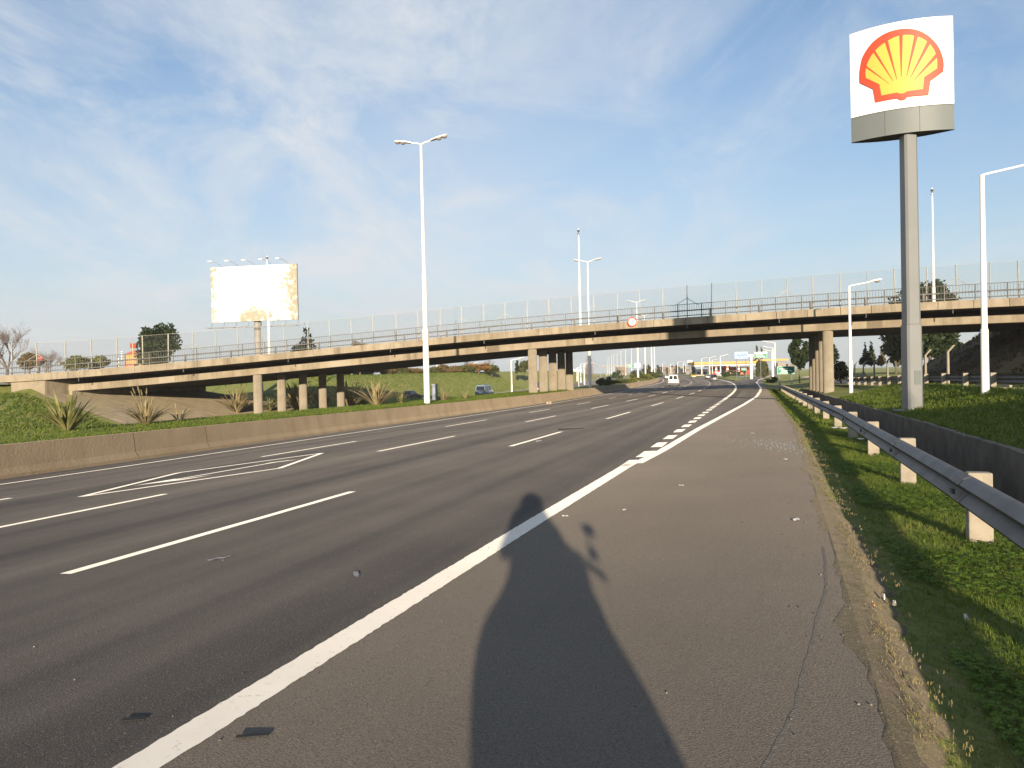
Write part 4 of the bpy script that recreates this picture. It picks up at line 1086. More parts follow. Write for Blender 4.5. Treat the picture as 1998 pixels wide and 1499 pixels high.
def road_sign(name, label, px0, px1, py0, py1, Y, face, top=None, posts=2, zb=FZ, cat='road sign', letters=None, poleh=True):
    a, b = at(px0, py0, Y), at(px1, py1, Y); w = b.x-a.x; h = a.z-b.z; c = (a+b)/2
    t = thing(name, label, cat, (c.x, Y, zb), -.08); zc_ = c.z-zb
    mb = MB(); mb.box((0, 0, zc_), (w, .1, h)); pn_ = mb.build('sign_face', face, t)
    if top: mb = MB(); mb.box((0, 0, zc_+h/2+h*.15), (w, .12, h*.3)); mb.build('top_panel', top, t)
    # white border and rows of lettering too small to read in the photograph
    mb = MB(); e = .05*h
    for x, z, sx, sz in ((0, h/2-e, w-2*e, e*.6), (0, -h/2+e, w-2*e, e*.6), (-w/2+e, 0, e*.6, h-2*e), (w/2-e, 0, e*.6, h-2*e)): mb.box((x, -.055, zc_+z), (sx, .012, sz))
    for (rx, rz_, rw) in (letters or []): mb.box((rx*w, -.056, zc_+rz_*h), (rw*w, .012, h*.1))
    mb.build('border', M_SIGNW, pn_)
    for k in range(posts):
        x = 0 if posts == 1 else -w*.35+w*.7*k/(posts-1); mb = MB(); mb.tube([(x, .12, 0), (x, .12, zc_+h/2)], .09, 7); mb.build('post', M_GALV, t)
    return t
road_sign('direction_sign', 'low wide green road sign on posts beside the guardrail end', 1516, 1550, 715.5, 730, 112, M_GREEN, zb=-.9, letters=[(-.12, .2, .5), (.05, -.05, .6), (-.1, -.28, .4)])
gt = road_sign('gantry_sign', 'green gantry sign with white top panel on a pole above the square hedge', 1472, 1496.5, 690, 698.5, 210, M_GREEN, M_SIGNW, posts=1, letters=[(-.1, .2, .55), (0, -.15, .65)])
q = at(1465.5, 700, 211); tp = thing('gantry_pole', 'stout white gantry pole with a cross arm between the blue and green signs', 'gantry', (q.x, 211, FZ))
mb = MB(); h = at(1465, 692, 211).z-FZ; mb.tube([(0, 0, 0), (0, 0, h)], [.42, .33], 12); autosmooth(mb.build('pole', M_WHITE, tp))
mb = MB(); mb.box((-.2, 0, h-.3), (5.6, .35, .5)); mb.build('cross_arm', M_WHITE, tp)
road_sign('lane_sign', 'pale blue sign with rows of white symbols left of the gantry pole', 1433.5, 1459, 687, 699.5, 205, M_BLUE, posts=2, letters=[(-.34, .22, .12), (-.1, .22, .14), (.12, .22, .14), (.36, .22, .12), (-.3, -.2, .16), (0, -.2, .16), (.3, -.2, .16)])
road_sign('exit_sign', 'small green sign board low in front of the red shop wall', 1446, 1457, 718, 724.5, 330, M_GREEN, posts=2, letters=[(0, .1, .6)])
road_sign('overhead_sign', 'green sign spanning beside a white panel over the far opposite carriageway', 1223, 1236, 711, 717, 330, M_GREEN, posts=1, letters=[(0, .15, .6), (0, -.2, .4)])
road_sign('notice_sign', 'white panel beside the green sign over the far opposite carriageway', 1238, 1249, 709, 717, 331, M_SIGNW, posts=1)
# far footbridge over the opposite carriageway
a, b = at(1166, 714.5, 420), at(1226, 713, 420); fb = thing('footbridge', 'distant pale footbridge over the far opposite carriageway', 'footbridge', ((a.x+b.x)/2, 420, FZ))
mb = MB(); mb.box(((a.x+b.x)/2, 420, a.z), (b.x-a.x, 2.5, .4)); wb(mb, 'deck', mat('pale_concrete', (.35, .3, .23), .8), fb)
for px in (1172, 1182, 1192, 1203, 1214):
    x = at(px, 720, 420).x; mb = MB(); mb.box((x, 420, (a.z+FZ)/2), (.22, .22, a.z-FZ)); wb(mb, 'pier', MATS['pale_concrete'], fb)
# white sign frames right of the middle columns
q = at(1127, 722.5, 165); sf = thing('roadside_sign', 'white roadside sign board on posts right of the middle bridge columns', 'road sign', (q.x, 165, -2))
mb = MB(); mb.box((0, 0, q.z+2), (1.7, .1, .45)); mb.build('board', M_SIGNW, sf); mb = MB(); mb.tube([(.2, .1, 0), (.2, .1, q.z+2.2)], .06, 6); mb.build('post', M_WHITE, sf)
# orange and white crash barrel on the island
p = onroad(1447.5, 737.5); ba = thing('traffic_barrel', 'orange and white striped crash barrel on the island nose', 'traffic barrel', tuple(p+Vector((0, 0, .2))))
k = p.y/380
for i, (m_, z0, z1) in enumerate(((M_SIGNW, 0, .45), (mat('barrel_orange', (.8, .16, .03), .5), .45, .95), (M_SIGNW, .95, 1.15), (mat('barrel_orange', (.8, .16, .03), .5), 1.15, 1.65))):
    mb = MB(); mb.lathe([(.85-.28*z0, z0), (.85-.28*z1, z1)], n=14); autosmooth(mb.build('band', m_, ba))
p = onroad(1277, 728.5); bm_ = thing('orange_bollard', 'small orange ball marker at the foot of the adjoining twin lamps', 'marker', tuple(p+Vector((0, 0, .2))))
mb = MB(); mb.lathe([(.05, .6), (.5, .8), (.6, 1.2), (.5, 1.6), (.05, 1.8)], n=12); autosmooth(mb.build('ball', mat('marker_orange', (.75, .32, .16), .5), bm_)); mb = MB(); mb.lathe([(.12, 0), (.12, .7)], n=8); mb.build('stem', M_WHITE, bm_)
# distant low buildings at the horizon
random.seed(21)
tones = [(.20, .165, .14), (.25, .21, .17), (.19, .145, .13), (.27, .25, .22), (.22, .19, .165)]
nm_ = ['pinkish', 'cream', 'brownish red', 'pale grey', 'tan']
for i, (px, w, ty, Y) in enumerate([(1296, 10, 716, 640), (1306, 9, 718, 600), (1317, 12, 714.5, 660), (1329, 8, 717, 620), (1283, 9, 719, 700), (1213, 20, 717, 520), (1340, 9, 715, 600), (1268, 12, 720, 720), (1520, 16, 709, 430), (1539, 14, 711, 460)]):
    q = at(px, ty, Y); ww = w/1500*Y; zt = q.z-FZ; j = i % 5
    where = ['third from the horizon bend', 'behind the short lamps', 'tallest in the row behind the white van', 'near the pylon sign', 'left of the row behind the van', 'under the far footbridge', 'touching the pylon sign', 'at the foot of the adjoining twin lamps', 'behind the slip road lamps', 'right of the slip road lamps'][i]
    t = thing('distant_building', '%s flat-roofed low building, %s' % (nm_[j], where), 'building', (q.x, Y, FZ), 0, 'low buildings on the horizon')
    mb = MB(); mb.box((0, 0, zt/2), (ww, 9, zt)); mb.build('wall', mat('far_wall%d' % j, tones[j], .9), t)
    mb = MB(); mb.box((0, 0, zt+.15), (ww+.4, 9.4, .3)); mb.build('roof', mat('far_roof', (.33, .25, .2), .9), t)
    mb = MB()
    for k in range(3): mb.box((-ww*.3+ww*.3*k, -4.53, zt*.55), (ww*.12, .08, zt*.25))
    mb.build('window', M_GLASS, t)
# ---- left end of the bridge: house, signs, striped posts
q = at(262, 700, 190); zz = 2.0
hs2 = thing('house', 'small orange house with a red tiled roof left of the big dark tree', 'house', (q.x+.9, 190, zz))
hw = 2.6; hh = at(262, 692, 190).z-zz
mb = MB(); mb.box((0, 0, hh/2), (hw*1.5, 4, hh)); mb.build('wall', mat('house_orange', (.42, .24, .09), .85, (.5, .31, .13), 1), hs2)
mb = MB(); mb.prism([(-hw*.85, -2.3, hh), (hw*.85, -2.3, hh), (0, -2.3, hh+.95)], (0, 0, 0), (0, 4.6, 0)); fixn(mb.build('roof', mat('roof_tile', (.40, .09, .05), .8, (.3, .07, .04), 4), hs2))
mb = MB(); mb.box((.5, -2.02, hh*.55), (.8, .06, .9)); mb.build('window', M_GLASS, hs2)
zz = 2.2; q = at(261.5, 675, 88); tk = thing('red_box_sign', 'dark red box on a thin orange pole beside the small house', 'sign', (q.x, 88, zz))
mb = MB(); mb.box((0, 0, q.z-zz), (.66, .5, .56)); mb.build('box', mat('box_red', (.28, .05, .03), .7), tk); mb = MB(); mb.tube([(0, -.3, 0), (0, -.3, q.z-zz+.3)], .06, 6); mb.build('pole', mat('pole_orange', (.65, .38, .2), .6), tk)
q = at(77, 699, 72); ne = thing('no_entry_sign', 'dark red round no entry sign behind the bridge rail near the bare tree', 'road sign', (q.x, 72, q.z-2))
mb = MB(); mb.lathe([(.31, .0), (.31, .03)], (0, 0, 2), 20, 'Y'); fixn(mb.build('disc', mat('worn_red', (.22, .03, .035), .6), ne)); mb = MB(); mb.box((0, -.008, 2), (.4, .012, .11)); mb.build('bar_mark', mat('worn_pink', (.3, .18, .17), .6), ne); mb = MB(); mb.tube([(0, .05, 0), (0, .05, 2.2)], .035, 6); mb.build('post', M_GALV, ne)
for i, (px, ty, by, Y) in enumerate(((231, 697, 718, 72), (238, 684, 697, 80))):
    a, b = at(px, ty, Y), at(px, by, Y); t = thing('striped_post', ['white post with dark bands standing at the bridge end rail', 'thin white banded post above the rail, farther than the thick one'][i], 'post', (b.x, Y, b.z-.3)); h = a.z-b.z+.3
    for k in range(4):
        mb = MB(); mb.lathe([(.12 if i == 0 else .09, h*k/4+.05), (.12 if i == 0 else .09, h*(k+1)/4-.04)], n=10); mb.build('white_band', M_WHITE, t)
    mb = MB(); mb.lathe([(.09 if i == 0 else .06, 0), (.09 if i == 0 else .06, h)], n=8); mb.build('core', M_BLACK, t)
a, b = at(241, 709, 80), at(262, 708, 80); rb = thing('red_barrier_board', 'faded red hoarding board between the striped post and the small house', 'hoarding', ((a.x+b.x)/2, 80, a.z-1.4)); mb = MB(); mb.box((0, 0, .9), (b.x-a.x, .08, .9)); mb.build('board', mat('hoarding_red', (.36, .15, .10), .8, (.45, .2, .14), 3), rb)
mb = MB()
for sg in (-.4, .4): mb.box((sg, .08, .4), (.06, .06, 1.2))
mb.build('post', M_FENCEP, rb)
# ---- roadside cabinets on the median
p = hit(849, 783); q = at(849, 751, p.y)
cb = thing('utility_cabinet', 'tall blue grey utility cabinet standing right of the nearest twin lamp', 'cabinet', tuple(p), -.1); h = q.z-p.z
mb = MB(); mb.box((0, 0, h/2), (.36, .3, h)); bevel(mb.build('body', mat('cabinet_blue', (.13, .15, .20), .5, (.17, .19, .24), 3), cb), .015)
mb = MB(); mb.box((0, 0, h+.02), (.42, .36, .06)); mb.build('lid', mat('cabinet_top', (.22, .24, .28), .5), cb)
mb = MB(); mb.box((0, -.155, h*.62), (.22, .012, h*.4)); mb.build('door', mat('cabinet_door', (.2, .23, .3), .4), cb)
p = hit(826, 781); c2_ = thing('switch_box', 'small pale metal box at the foot of the nearest twin lamp', 'cabinet', tuple(p), -.1)
mb = MB(); mb.box((0, 0, .2), (.17, .2, .48)); bevel(mb.build('body', M_GALV, c2_), .01); mb = MB(); mb.box((0, -.105, .24), (.12, .01, .3)); mb.build('door', M_WHITE, c2_)
# ================================================================== VEGETATION
def rnd_dir(rg):
    z = rg.uniform(-1, 1); a = rg.uniform(0, 2*PI); r = math.sqrt(1-z*z); return Vector((r*math.cos(a), r*math.sin(a), z))
def leaves(mb, blobs, n, size, rg, droop=0.0, elong=1.6):
    wts = [b[3]*b[4]*b[5] for b in blobs]; tot = sum(wts); out_v = []; out_f = []
    for b, w in zip(blobs, wts):
        for _ in range(int(n*w/tot)+1):
            d = rnd_dir(rg); k = rg.random()**.38
            if rg.random() < .12: k *= 1.12
            p = Vector((b[0]+d.x*b[3]*k, b[1]+d.y*b[4]*k, b[2]+d.z*b[5]*k))
            a = rnd_dir(rg); a.z -= droop; a.normalize(); c = a.cross(rnd_dir(rg)).normalized(); s = size*rg.uniform(.6, 1.35)
            a *= s*elong*.5; c *= s*.5; o = len(out_v)
            out_v += [p-a, p+c*.8, p+a, p-c*.8]; out_f.append((o, o+1, o+2, o+3))
    mb.add(out_v, out_f)
def branch(mb, p, d, L, r, depth, rg, spread=.55, up=.12, nmin=2, nmax=3, seg=3):
    pts = [p]; q = p.copy(); dd = d.copy()
    for i in range(seg):
        dd = (dd+rnd_dir(rg)*.13+Vector((0, 0, up*.4))).normalized(); q = q+dd*L/seg; pts.append(q.copy())
    mb.tube(pts, [r*(1-.45*i/seg) for i in range(seg+1)], 5 if depth > 1 else 3, cap=False)
    if depth == 0: return
    for _ in range(rg.randint(nmin, nmax)+(1 if depth > 3 else 0)):
        t = rg.uniform(.45, 1.0); a = pts[0].lerp(pts[-1], t) if t < .95 else pts[-1]
        nd_ = (dd+rnd_dir(rg)*spread*1.3+Vector((0, 0, up))).normalized()
        branch(mb, a, nd_, L*rg.uniform(.55, .8), r*.55, depth-1, rg, spread, up, nmin, nmax, seg)
def crown_blobs(shape, W, H, z0, rg, lumps=16):
    B = []
    if shape == 'round':
        for _ in range(lumps):
            d = rnd_dir(rg); k = rg.uniform(.3, .72); B.append((d.x*W/2*k, d.y*W/2*k, z0+H*.5+d.z*H*.5*k, W*rg.uniform(.13, .26), W*rg.uniform(.13, .26), H*rg.uniform(.10, .2)))
    elif shape == 'cone':
        for i in range(lumps):
            t = (i+.5)/lumps; R = W/2*(1-t)**.8; n = max(1, int(4*(1-t)+.5))
            for j in range(n):
                a = rg.uniform(0, 2*PI); B.append((math.cos(a)*R*.55, math.sin(a)*R*.55, z0+H*t, max(.08, R*rg.uniform(.4, .7)), max(.08, R*rg.uniform(.4, .7)), H/lumps*rg.uniform(.8, 1.6)))
        B.append((0, 0, z0+H*.97, W*.03, W*.03, H*.07))
    elif shape == 'column':
        for i in range(lumps):
            t = (i+.5)/lumps; R = W/2*(.55+.45*math.sin(PI*min(1, t*1.1))); a = rg.uniform(0, 2*PI); B.append((math.cos(a)*R*.45, math.sin(a)*R*.45, z0+H*t, R*.65, R*.65, H/lumps*1.4))
    elif shape == 'hedge':
        for i in range(lumps): B.append((rg.uniform(-.36, .36)*W, rg.uniform(-.2, .2)*W, z0+H*rg.uniform(.15, .85), W*.2, W*.2, H*.2))
    return B
def tree(name, label, cat, loc, shape, W, H, trunk, leafm, n, size, seed, lumps=16, group=None, droop=0, limbs=5):
    rg = random.Random(seed); t = thing(name, label, cat, loc, 0, group)
    B = crown_blobs(shape, W, H-trunk, trunk, rg, lumps)
    mb = MB(); mb.tube([(0, 0, -.3), (rg.uniform(-.1, .1), 0, trunk), (0, 0, trunk+(H-trunk)*.6)], [max(.07, W*.035), max(.06, W*.028), .03], 7)
    for _ in range(limbs):
        b = rg.choice(B); z = trunk*.7+(H-trunk)*rg.uniform(.0, .35); mb.tube([(0, 0, z), ((b[0])*.5, b[1]*.5, (z+b[2])/2+.1), b[:3]], [max(.04, W*.014), .03, .015], 5)
    mb.build('trunk', M_BARK, t)
    mb = MB(); leaves(mb, B, n, size, rg, droop); mb.build('crown', leafm, t)
    return t
def bare_tree(label, loc, H, seed, m=None, depth=5, name='bare_tree', lean=0, spread=.6):
    rg = random.Random(seed); t = thing(name, label, 'tree', loc)
    mb = MB(); mb.tube([(0, 0, -.3), (lean*.1, 0, H*.12), (lean*.2, .05, H*.24)], [H*.028, H*.022, H*.019], 8); mb.build('trunk', M_BARK, t)
    mb = MB()
    for k in range(5):
        a = 2*PI*k/5+rg.uniform(-.4, .4); branch(mb, Vector((lean*.2, .05, H*.22)), Vector((math.cos(a)*.5, math.sin(a)*.5, .85)).normalized(), H*.30, H*.013, depth, rg, spread)
    mb.build('crown', m or M_TWIG, t); return t
L_DARK = blade_mat('leaf_dark', [(.010, .020, .007), (.022, .038, .012), (.045, .060, .018)], .9, .15)
L_PINE = blade_mat('leaf_pine', [(.012, .022, .012), (.026, .042, .020), (.05, .065, .028)], .8, .15)
L_OLIVE = blade_mat('leaf_olive', [(.045, .055, .018), (.085, .095, .030), (.14, .14, .055)], .7, .3)
L_YEL = blade_mat('leaf_yellow_green', [(.08, .10, .02), (.15, .16, .035), (.24, .22, .06)], .8, .3)
L_BROWN = blade_mat('leaf_brown', [(.09, .065, .025), (.17, .12, .05), (.25, .19, .09)], .5, .3)
L_ORANGE = blade_mat('leaf_orange', [(.14, .07, .02), (.24, .13, .04), (.28, .20, .08)], .6, .3)
L_SHRUB = blade_mat('leaf_shrub', [(.018, .036, .010), (.038, .066, .018), (.07, .095, .028)], .9, .25)
def tr(name, label, cat, px, py_top, py_base, Y, wpx, shape, leafm, n, size, seed, trunkf=.2, z=None, **k):
    p = at(px, py_base, Y); zz = p.z if z is None else z
    H = at(px, py_top, Y).z-zz; W = wpx*Y/1500
    return tree(name, label, cat, (p.x, Y, zz), shape, W, H, H*trunkf, leafm, n, size, seed, **k)
tr('round_tree', 'big dark round evergreen tree behind the left end of the bridge', 'tree', 312, 626, 735, 104, 92, 'round', L_DARK, 5200, .34, 1, .12, lumps=26)
tr('conifer', 'dark pointed conifer behind the bridge rail, right of the billboard', 'tree', 599, 640, 740, 112, 92, 'cone', L_PINE, 5200, .34, 2, .05, lumps=9)
tr('bush', 'low reddish bush above the bridge edge, right of the dark conifer', 'bush', 703, 655, 735, 118, 50, 'round', L_BROWN, 1800, .28, 3, .1, lumps=14)
p = at(14, 740, 98); bare_tree('big pinkish bare tree at the left frame edge', (p.x, 98, 1.6), 8.6, 4, depth=6)
p = at(92, 740, 120); bare_tree('smaller hazy bare tree behind the no entry sign', (p.x, 120, 1.6), 6.0, 5, depth=6)
tr('bush', 'rounded olive brown bush at the bridge end, in front of the big bare tree', 'bush', 57, 688, 728, 92, 60, 'round', L_BROWN, 2200, .25, 6, .1, lumps=14)
for i, (px, ty, w, lab) in enumerate([(150, 692, 56, 'left one of two yellow green bushes behind the bridge rail'), (186, 690, 62, 'right one of two yellow green bushes, with spiky top, behind the bridge rail')]):
    tr('bush', lab, 'bush', px, ty, 728, 96+4*i, w, 'round', L_YEL, 2400, .24, 8+i, .05, lumps=16)
tr('bush', 'thin dark shrub right of the striped white post, against the house', 'bush', 285, 690, 716, 93, 34, 'round', L_OLIVE, 900, .22, 10, .05)
# brush on top of the grass slope, seen under the bridge
brush = [(628, 713, 737, 150, 26, 'round', L_DARK, 'dark small tree left of the yellow green bush beneath the bridge'), (668, 712, 737, 150, 40, 'round', L_YEL, 'yellow green bush on the slope top between the left columns'), (712, 709, 736, 155, 44, 'round', L_BROWN, 'grey brown bush right of the last left column'), (748, 710, 736, 158, 40, 'round', L_BROWN, 'pale brown bush left of the thin lamp beneath the bridge'),
 (783, 714, 736, 160, 44, 'hedge', L_OLIVE, 'olive hedge on the slope top left of the twin lamp'), (815, 713, 735, 160, 34, 'round', L_BROWN, 'brown bush directly left of the twin lamp shaft'), (872, 708, 733, 165, 46, 'round', L_BROWN, 'rusty brown bush on the slope top right of the twin lamp'), (908, 710, 733, 168, 40, 'round', L_OLIVE, 'olive bush under the first bare treetop on the slope'), (935, 706, 732, 170, 46, 'round', L_ORANGE, 'orange brown bush on the slope top, the brightest one'), (960, 708, 732, 172, 34, 'round', L_OLIVE, 'olive bush at the right end of the orange brush'), (842, 716, 734, 160, 24, 'round', L_OLIVE, 'small olive bush directly right of the twin lamp shaft')]
for i, (px, ty, by, Y, w, sh, m_, lab) in enumerate(brush):
    tr('bush', lab, 'bush', px, ty, by, Y, w*1.35, sh, m_, 2000, .3, 30+i, .03, z=at(px, by, Y).z, lumps=14, group='brush along the top of the grass slope')
for i, (px, ty, Y, lab) in enumerate([(912, 692, 180, 'left bare tree rising over the brush beneath the bridge'), (955, 692, 185, 'right bare tree rising over the orange brush beneath the bridge')]):
    p = at(px, 733, Y); bare_tree(lab, (p.x, Y, p.z), at(px, ty, Y).z-p.z, 50+i, M_BARK, 4)
tr('conifer', 'narrow dark green conifer left of the middle bridge columns', 'tree', 1009, 705, 729, 180, 8, 'column', L_PINE, 500, .35, 60, .05, z=at(1009, 729, 180).z)
tr('round_tree', 'yellow green tree just left of the middle bridge columns', 'tree', 1024, 702, 729, 185, 32, 'hedge', L_OLIVE, 1500, .4, 61, .1, z=at(1024, 729, 185).z, lumps=14)
# bare poplar in the median beyond the bridge
p = at(1152, 748, 128); rg = random.Random(9); bp = thing('poplar', 'bare reddish poplar behind the second twin lamp, right of the middle columns', 'tree', (p.x+.1, 130, terrain(p.x, 130)))
H_ = at(1152, 694, 130).z-bp.location.z; mb = MB(); mb.tube([(0, 0, -.3), (0, 0, H_*.9)], [.13, .02], 6); mb.build('trunk', M_BARK, bp)
mb = MB()
for k in range(130):
    t = rg.uniform(.08, .85); a = rg.uniform(0, 2*PI); L = H_*.30*(1-.55*t); branch(mb, Vector((0, 0, H_*t)), Vector((math.cos(a)*.35, math.sin(a)*.35, 1)).normalized(), L, .03, 1, rg, .35)
mb.build('crown', mat('poplar_twigs', (.20, .11, .07), .9, (.32, .2, .12), 2), bp)
# shrubs along the median beyond the bridge
for i, (s, d, w, h, m_, lab) in enumerate([(108, 1.2, 2.2, 1.0, L_SHRUB, 'dark shrub in the bridge shadow, nearest to the middle columns'), (113, 2.2, 2.2, 1.3, L_SHRUB, 'taller dark shrub in the bridge shadow beside the poplar foot'), (119, 1.5, 2.4, .8, L_SHRUB, 'dark shrub at the far edge of the bridge shadow'), (128, 1.6, 3.0, .75, L_OLIVE, 'first sunlit olive shrub on the median wall beyond the shadow'), (138, 1.7, 3.4, .8, L_YEL, 'yellow green shrub under the third twin lamp on the median wall'), (150, 1.8, 3.6, .9, L_YEL, 'yellow green shrub on the median wall right of the third twin lamp'), (165, 1.9, 4.0, 1.5, L_OLIVE, 'olive shrub on the median wall midway to the adjoining lamps'), (182, 2, 4.4, 1.5, L_YEL, 'pale shrub on the median wall before the adjoining lamps'), (203, 2, 5, 1.6, L_OLIVE, 'last shrub on the median wall left of the white van roof'), (235, 2, 6, 2, L_SHRUB, 'far dark shrub on the median behind the adjoining twin lamps')]):
    X, Y = xy(s, bw(s)+d); tree('shrub', lab, 'shrub', (X, Y, terrain(X, Y)-.05), 'hedge', w, h, .1, m_, 1300, .16 if i < 6 else .24, 70+i, 14, 'shrubs along the median')
# right hand trees
tr('cypress', 'tall dark tree rising above the bridge behind the scallop sign pole', 'tree', 1814, 530, 725, 96, 128, 'round', L_DARK, 9500, .36, 90, .1, lumps=30, z=.6)
tr('round_tree', 'olive feathery tree beneath the bridge left of the scallop sign pole', 'tree', 1748, 628, 722, 108, 62, 'round', L_OLIVE, 3600, .33, 91, .12, z=.4, lumps=20)
tr('round_tree', 'dark leafy tree beneath the bridge right of the scallop sign pole', 'tree', 1838, 622, 722, 104, 76, 'round', L_DARK, 4200, .33, 92, .12, z=.6, lumps=20)
tr('pine_tree', 'dark ragged pine left of the right hand bridge columns', 'tree', 1560, 650, 733, 108, 42, 'round', L_DARK, 3400, .26, 93, .2, z=-.4, lumps=16)
tr('round_tree', 'dark tree close behind the right hand bridge columns', 'tree', 1617, 655, 730, 112, 44, 'round', L_PINE, 2400, .3, 94, .1, z=-.3)
for i, (px, ty, w, Y, lab) in enumerate([(1688, 668, 20, 118, 'left small conifer of the pair under the bridge, right of the single-arm lamp'), (1700, 665, 18, 120, 'right small conifer of the pair under the bridge, right of the single-arm lamp'), (1720, 684, 20, 124, 'reddish small conifer between the dark pair and the olive tree')]):
    tr('conifer', lab, 'tree', px, ty, 712, Y, w, 'cone', L_PINE if i < 2 else L_BROWN, 1100, .24, 96+i, .05, z=at(px, 712, Y).z, lumps=9)
tr('bush', 'dark bush leaning right behind the front right hand bridge column', 'bush', 1640, 702, 736, 88, 46, 'round', L_DARK, 1500, .22, 99, .05, z=-.6)
p = hit(1506, 748); tree('shrub', 'dark shrub swallowing the far end of the near guardrail', 'shrub', (p.x, p.y, p.z-.1), 'hedge', 2.6, 1.25, .1, L_SHRUB, 1600, .12, 101, 14)
tr('hedge_block', 'tall square clipped green hedge under the green gantry sign', 'hedge', 1486, 697, 728.5, 230, 26, 'hedge', L_OLIVE, 2600, .45, 102, .02, z=FZ, lumps=22)
tr('bush', 'long dark hedge left of the square clipped hedge', 'hedge', 1437, 722, 731, 320, 40, 'hedge', L_SHRUB, 1000, .4, 103, .02, z=FZ)
for i, (px, ty, w, Y, lab) in enumerate([(1478, 676, 7, 420, 'distant dark spire of a cypress above the gantry sign'), (1487, 681, 6, 420, 'shorter distant cypress above the gantry sign'), (1320, 713, 6, 520, 'distant narrow dark tree left of the pylon sign'), (1258, 713, 12, 430, 'distant dark tree between the twin lamps beneath the bridge'), (1266, 713, 8, 430, 'distant dark tree right beside the adjoining lamps'), (1284, 714, 9, 520, 'distant dark tree just right of the adjoining twin lamps'), (1353, 708, 8, 400, 'thin dark palm-like tree at the left end of the yellow canopy')]):
    tr('far_tree', lab, 'tree', px, ty, 728, Y, w, 'column', L_PINE, 500, .7, 110+i, .12, z=FZ, lumps=9)
for i, (px, ty, w, Y, lab) in enumerate([(1205, 723, 26, 300, 'low dark bushes beneath the far green sign'), (1242, 722, 22, 280, 'dark bush behind the third twin lamp foot'), (1416, 724, 16, 260, 'round green bush right of the tallest canopy lamp')]):
    tr('bush', lab, 'bush', px, ty, 731, Y, w, 'hedge', L_SHRUB, 800, .4, 120+i, .02, z=FZ)
# trees added unseen behind the viewer, put there to shade channel and lower bank
for i, (X, Y, H, W, lab) in enumerate([(7.6, -13, 5.0, 3.6, 'unseen leafy shade tree added behind the viewer, nearest the guardrail'), (9.8, -19, 7.0, 4, 'unseen leafy shade tree added behind the viewer, second in its row'), (11.6, -15, 7.0, 4, 'unseen leafy shade tree added behind the viewer, third in its row'), (12.6, -24, 9.4, 5, 'tallest unseen leafy shade tree added behind the viewer'), (8.0, -27, 7.6, 3.6, 'unseen leafy shade tree added behind the viewer, last in its row')]):
    tree('added_shade_tree', lab, 'tree', (X, Y, terrain(X, Y)), 'round', W, H, 1.2, L_DARK, 3200, .5, 130+i, 22)

# ---- strap-leaved clumps on the median (New Zealand flax like)
def flax(label, px, py, hpx, n, m, seed, spread=1.0, seeds=0, name='flax_clump'):
    p = hit(px, py); rg = random.Random(seed); t = thing(name, label, 'plant', tuple(p-Vector((0, 0, .03))), 0, 'strap-leaved clumps on the median')
    H = 1.45*hpx*p.y/1500; mb = MB()
    for k in range(n):
        a = rg.uniform(0, 2*PI); el = rg.uniform(.15, 1.0); L = H*rg.uniform(.65, 1.15); w = H*.075*rg.uniform(.7, 1.3)
        d = Vector((math.cos(a), math.sin(a), 0)); side = Vector((-math.sin(a), math.cos(a), 0)); rows = []
        bend = rg.uniform(.1, .9)*el
        for i in range(7):
            q = i/6; r = H*.06+L*spread*(el*.75*q+bend*.35*q*q); z = L*(q*(1-.28*el)-bend*.42*q*q*q)
            ww = w*(1-q**3)*(.6+.8*q if q < .5 else 1)
            c = d*r+Vector((0, 0, max(z, .01))); rows.append([c-side*ww/2, c+Vector((0, 0, -ww*.15)), c+side*ww/2])
        mb.loft(rows)
    mb.build('leaves', m, t)
    if seeds:
        mb = MB()
        for k in range(seeds):
            a = rg.uniform(0, 2*PI); e = rg.uniform(.1, .45); L = H*rg.uniform(1.0, 1.35); pts = [Vector((0, 0, .05)), Vector((math.cos(a)*e*L*.5, math.sin(a)*e*L*.5, L*.55)), Vector((math.cos(a)*e*L, math.sin(a)*e*L, L*.95))]
            mb.tube(pts, [.012, .01, .008], 4); mb.tube([pts[2]-(pts[2]-pts[1])*.35, pts[2]], [.035, .012], 5)
        mb.build('seed_head', M_DRY, t)
    return t
F_GREEN = blade_mat('flax_green', [(.09, .11, .035), (.19, .19, .07), (.36, .31, .15)], 2.5, .2)
F_BROWN = blade_mat('flax_brown', [(.14, .115, .06), (.29, .235, .125), (.46, .38, .22)], 2.5, .2)
